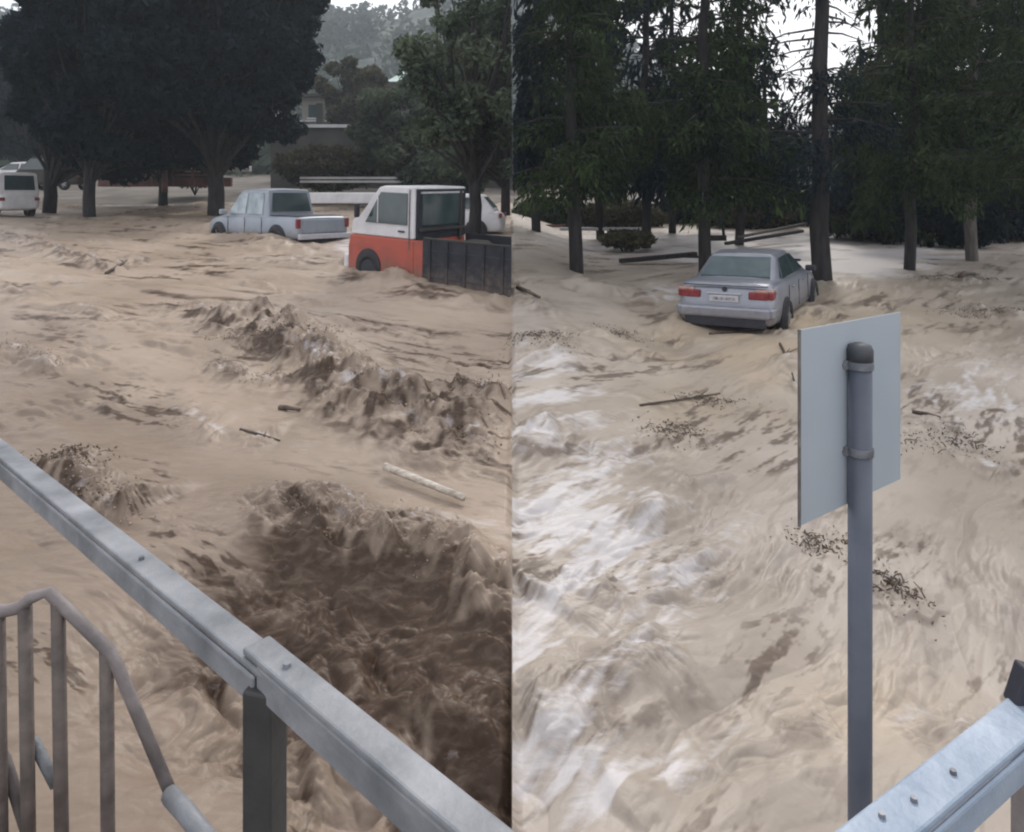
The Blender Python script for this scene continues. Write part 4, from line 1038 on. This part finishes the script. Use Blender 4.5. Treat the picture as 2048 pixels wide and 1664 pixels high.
# promenade the camera stands on (below the frame)
o = mesh_from('pavement', [(-.9, -3, EYE - 1.75), (2.4, -3, EYE - 1.75), (2.4, 1.5, EYE - 1.75), (1.25, 1.3, EYE - 1.75), (.17, .62, EYE - 1.75), (-.40, 1.10, EYE - 1.75), (-.9, 1.5, EYE - 1.75),
                     (-.9, -3, -.9), (2.4, -3, -.9), (2.4, 1.5, -.9), (1.25, 1.3, -.9), (.17, .62, -.9), (-.40, 1.10, -.9), (-.9, 1.5, -.9)],
              [(0, 1, 2, 3, 4, 5, 6)] + [(i, i + 7, (i + 1) % 7 + 7, (i + 1) % 7) for i in range(7)], M['concrete']); tag(o, kind='structure')

# stair railing with vertical bars, lower left
sr = empty('stair_railing', P(120, 1664, 2.0), 0, 'brownish stair railing with vertical bars below the grey railing, lower left corner', 'railing')
o0 = Vector(sr.location)
D = 2.0
b = bmesh.new(); add_tube(b, [P(-60, 1215, D) - o0, P(10, 1222, D) - o0, P(40, 1215, D) - o0, P(62, 1195, D) - o0, P(98, 1184, D) - o0, P(218, 1302, D) - o0, P(234, 1330, D) - o0, P(348, 1602, D) - o0], .017, 10); bm_obj('handrail', b, M['bar_rail'], sr, smooth=True)
b = bmesh.new(); add_tube(b, [P(340, 1590, D - .02) - o0, P(372, 1625, D - .1) - o0, P(430, 1700, D - .2) - o0], .024, 10); bm_obj('handrail', b, M['galv'], sr, smooth=True)
for x0, y0, x1 in ((-4, 1224, 6), (50, 1215, 62), (116, 1205, 128), (213, 1302, 218)):
    b = bmesh.new(); add_tube(b, [P(x0, y0, D) - o0, P(x1, 1980, D) - o0], .0185, 10); bm_obj('bar', b, M['bar'], sr, smooth=True)
b = bmesh.new(); add_tube(b, [P(-40, 1450, D + .03) - o0, P(10, 1520, D + .03) - o0, P(60, 1680, D + .03) - o0], .016, 8); bm_obj('lower_rail', b, M['bar_rail'], sr, smooth=True)
b = bmesh.new(); add_tube(b, [P(66, 1480, D + .03) - o0, P(112, 1570, D + .03) - o0], .015, 8); bm_obj('lower_rail', b, M['galv'], sr, smooth=True)

# ------------------------------------------------------------------ road sign seen from behind
sg_ = empty('road_sign', (1.152, 2.40, -.3), 0, 'pale grey rectangular sign seen from the back on a round grey pole', 'sign')
o0 = Vector(sg_.location)
TL, TR_, BR, BL = P(1600, 660, 2.23), P(1801, 624, 2.66), P(1801, 958, 2.66), P(1606, 1052, 2.23)
BL.x = TL.x; BR.x = TR_.x
nrm = (TR_ - TL).cross(BL - TL).normalized()
b = bmesh.new(); f = [b.verts.new(p - o0) for p in (TL, TR_, BR, BL)]; k = [b.verts.new(p - o0 + nrm * .004) for p in (TL, TR_, BR, BL)]
b.faces.new(f); b.faces.new(k[::-1])
for i in range(4): b.faces.new((f[i], k[i], k[(i + 1) % 4], f[(i + 1) % 4]))
bmesh.ops.recalc_face_normals(b, faces=b.faces[:]); pn_ = bm_obj('sign_panel', b, M['sign'], sg_)
b = bmesh.new(); add_beam(b, TL - o0 - Vector((.003, .002, -.002)), BL - o0 - Vector((.003, .002, .002)), .006, .012, up=Vector((0, 1, 0))); bm_obj('rim', b, M['edge'], pn_)
px, py = 1.152, 2.40
ptop = P(1720, 690, 2.40).z
b = bmesh.new(); add_tube(b, [(0, 0, -.4), (0, 0, ptop - o0.z - .05)], .0375, 24); pole = bm_obj('pole', b, M['sign_post'], sg_, smooth=False)
for p_ in pole.data.polygons: p_.use_smooth = len(p_.vertices) == 4
b = bmesh.new(); zt = ptop - o0.z - .05
add_tube(b, [(0, 0, zt), (0, 0, zt + .035), (0, 0, zt + .05), (0, 0, zt + .057)], [.041, .041, .035, .018], 24); bm_obj('cap', b, M['cap'], sg_, smooth=True)
for yy in (730, 902):
    z = P(1720, yy, 2.4).z - o0.z
    b = bmesh.new(); add_tube(b, [(0, 0, z - .013), (0, 0, z + .013)], .0425, 24)
    add_box(b, (-.052, .01, z), (.03, .03, .03)); add_box(b, (-.02, .06, z), (.11, .02, .026), Matrix.Rotation(R(38), 3, 'Z'))
    add_tube(b, [(-.056, -.012, z), (-.056, .05, z)], .007, 8)
    bm_obj('clamp', b, M['clamp'], sg_, bevel=.002)
b = bmesh.new(); z = P(1640, 829, 2.3).z - o0.z
pscr = TL + (TR_ - TL) * .24; add_beam(b, Vector((pscr.x - .02, pscr.y - .012, EYE - (829 - HOR) / F * 2.3)) - o0 , Vector((pscr.x + .03, pscr.y + .03, EYE - (829 - HOR) / F * 2.3)) - o0, .002, .002); bm_obj('scratch', b, M['edge'], pn_)

# ------------------------------------------------------------------ floating debris
def floater(name, x0, y0, x1, y1, r, mat, label, cat, group=None, tilt=.0, box=False):
    X0, Y0 = img_to_ground(x0, y0); X1, Y1 = img_to_ground(x1, y1)
    z0 = wz(X0, Y0) + r * .6; z1 = wz(X1, Y1) + r * .6 + tilt
    a = Vector((X0, Y0, z0)); c = Vector((X1, Y1, z1)); m = (a + c) / 2
    b = bmesh.new()
    if box: add_beam(b, a - m, c - m, r * 2.6, r * 1.2)
    else:
        mid = (a + c) / 2 + Vector((random.uniform(-1, 1), random.uniform(-1, 1), random.uniform(.0, .6))) * r * 1.5
        add_tube(b, [a - m, mid - m, c - m], [r, r * .9, r * .5], 8)
        t = (c - a)
        for k in range(2):
            p = a + t * random.uniform(.3, .8)
            add_tube(b, [p - m, p - m + Vector((random.uniform(-.3, .3), random.uniform(-.3, .3), random.uniform(.05, .2))) * t.length * .35], [r * .5, r * .2], 5)
    o = bm_obj(name, b, mat, smooth=not box, bevel=.004 if box else 0); o.location = m
    tag(o, label, cat, group); return o
X0, Y0 = img_to_ground(770, 942); X1, Y1 = img_to_ground(928, 1000)
b = bmesh.new(); a = Vector((X0, Y0, wz(X0, Y0) + .08)); c = Vector((X1, Y1, wz(X1, Y1) + .06)); m = (a + c) / 2
add_tube(b, [a - m, c - m], [.034, .028], 10); o = bm_obj('pole', b, M['wood_pale'], smooth=True); o.location = m; tag(o, 'pale straight wooden pole floating above the dark churning hollow', 'pole')
fl = [((212, 540, 268, 512), .035, 'dark branch at the tip of the far left wave'), ((1035, 590, 1080, 612), .04, 'dark branch left of the leftmost right-bank trunk'), ((1826, 830, 1880, 850), .025, 'twig right of the sign panel'), ((1560, 690, 1588, 760), .022, 'brown twig just left of the sign panel'),
      ((1280, 800, 1440, 778), .016, 'long thin twig in mid water left of the sign'), ((560, 815, 600, 825), .03, 'short dark stick in the left mid current'), ((480, 862, 560, 872), .014, 'thin stick left of the pale pole'), ((1420, 662, 1480, 655), .03, 'stick below the sedan bumper'), ((1920, 560, 1950, 548), .06, 'muddy stump heaped with debris at the far right')]
for (c4, r, l) in fl: floater('driftwood', *c4, r, M['wood_dark'], l, 'driftwood', 'pieces of driftwood')

def twigs(x, y, sx, sy, n, label):
    X0, Y0 = img_to_ground(x, y); r = empty('twig_tangle', (X0, Y0, wz(X0, Y0)), 0, label, 'debris', 'tangles of twigs carried by the flood')
    b = bmesh.new()
    for k in range(n):
        p = rng.normal(size=2) * np.array([sx, sy]) * .5
        z = random.uniform(0, .02)
        v = Vector((random.uniform(-1, 1), random.uniform(-1, 1), random.uniform(-.25, .5))).normalized() * random.uniform(.04, .12)
        c = Vector((p[0], p[1], z)); add_tube(b, [c - v * .5, c + Vector((0, 0, .015)), c + v * .5], [.006, .005, .003], 5)
    bm_obj('twigs', b, M['wood_dark'], r)
    C = rng.normal(size=(n * 6, 3)) * np.array([sx * .6, sy * .6, .008])
    C[:, 2] += water_height(C[:, :1] + X0, C[:, 1:2] + Y0)[0][:, 0] - r.location.z + .012
    fast_quads('leaves', quads_at(C, .013, 1.3), M['brush_dark'], r)
for a_ in [(1345, 850, .35, .3, 34, 'tangle of dark leafy twigs in mid water left of the sign panel'), (1420, 790, .4, .18, 24, 'flat twig tangle just above the leafy one, left of the sign'), (1235, 1000 - 340, .5, .3, 30, 'twig tangle in brown water left of the sedan bumper'),
           (1785, 1160, .16, .25, 30, 'twig tangle right of the sign pole below the panel'), (1915, 560, .9, .5, 70, 'heap of muddy twigs swept up at the far right'), (1985, 622, .9, .35, 60, 'line of twigs below the far right heap'),
           (1900, 880, .5, .3, 40, 'drifting twigs right of the sign panel bottom'), (1640, 1060, .25, .2, 26, 'twigs under the bottom corner of the sign panel'), (560, 690, .8, .4, 70, 'brown twig tangle riding the first crest behind the main wave, left water'), (120, 930, .35, .25, 40, 'twigs on the wave just above the grey railing'), (1080, 700, .45, .3, 40, 'dark twig tangle beside the middle seam of the two waters')]:
    twigs(*a_)

# spray thrown up from the crests
def spray():
    octv = np.array([(1, 0, 0), (-1, 0, 0), (0, 1, 0), (0, -1, 0), (0, 0, 1), (0, 0, -1)], float)
    octf = np.array([(0, 2, 4), (2, 1, 4), (1, 3, 4), (3, 0, 4), (2, 0, 5), (1, 2, 5), (3, 1, 5), (0, 3, 5)])
    C = []; Sz = []
    def add(pts, n, spread, up, s0, s1):
        pts = np.array(pts)
        i = rng.integers(0, len(pts) - 1, n); t = rng.random((n, 1))
        q = pts[i] * (1 - t) + pts[i + 1] * t + rng.normal(size=(n, 2)) * spread
        z, _, _, _ = water_height(q[:, :1], q[:, 1:]); z = z[:, 0]
        keep = q[:, 0] * np.sign(pts[:, 0].mean()) > .05
        zz = z + rng.exponential(up, n)
        C.append(np.column_stack([q, zz])[keep]); Sz.append(rng.uniform(s0, s1, n)[keep])
    add(HYD[2:7], 350, .08, .035, .003, .008)
    for pts, hh, wb, wf, dk in RIDGES:
        if dk >= .5 and hh > .1 and pts[0][0] < 0: add(pts, int(200 * dk), .08, .03, .005, .012)
    C = np.concatenate(C); Sz = np.concatenate(Sz)
    V = C[:, None, :] + octv[None] * Sz[:, None, None] * rng.uniform(.6, 1.5, (len(C), 6, 1))
    Fc = octf[None] + (np.arange(len(C)) * 6)[:, None, None]
    o = mesh_from('water_spray', V.reshape(-1, 3).tolist(), Fc.reshape(-1, 3).tolist(), None, smooth=True)
    m = noisy('spray', (.14, .10, .075), (.34, .28, .23), 2, .4)
    o.data.materials.append(m); tag(o, 'muddy droplets thrown off the wave crests', 'spray', kind='stuff')
spray()

# ------------------------------------------------------------------ damp air over the flood
b = bmesh.new(); add_box(b, (0, 190, 55), (1400, 480, 150)); hz = bm_obj('haze', b); tag(hz, kind='stuff')
hm_ = bpy.data.materials.new('haze'); hm_.use_nodes = True; nt = hm_.node_tree; nt.nodes.clear()
ov = nt.nodes.new('ShaderNodeOutputMaterial'); pv = nt.nodes.new('ShaderNodeVolumePrincipled')
pv.inputs['Color'].default_value = (.80, .90, 1.0, 1); pv.inputs['Density'].default_value = .0011; pv.inputs['Anisotropy'].default_value = .3
nt.links.new(pv.outputs[0], ov.inputs['Volume']); hz.data.materials.append(hm_)
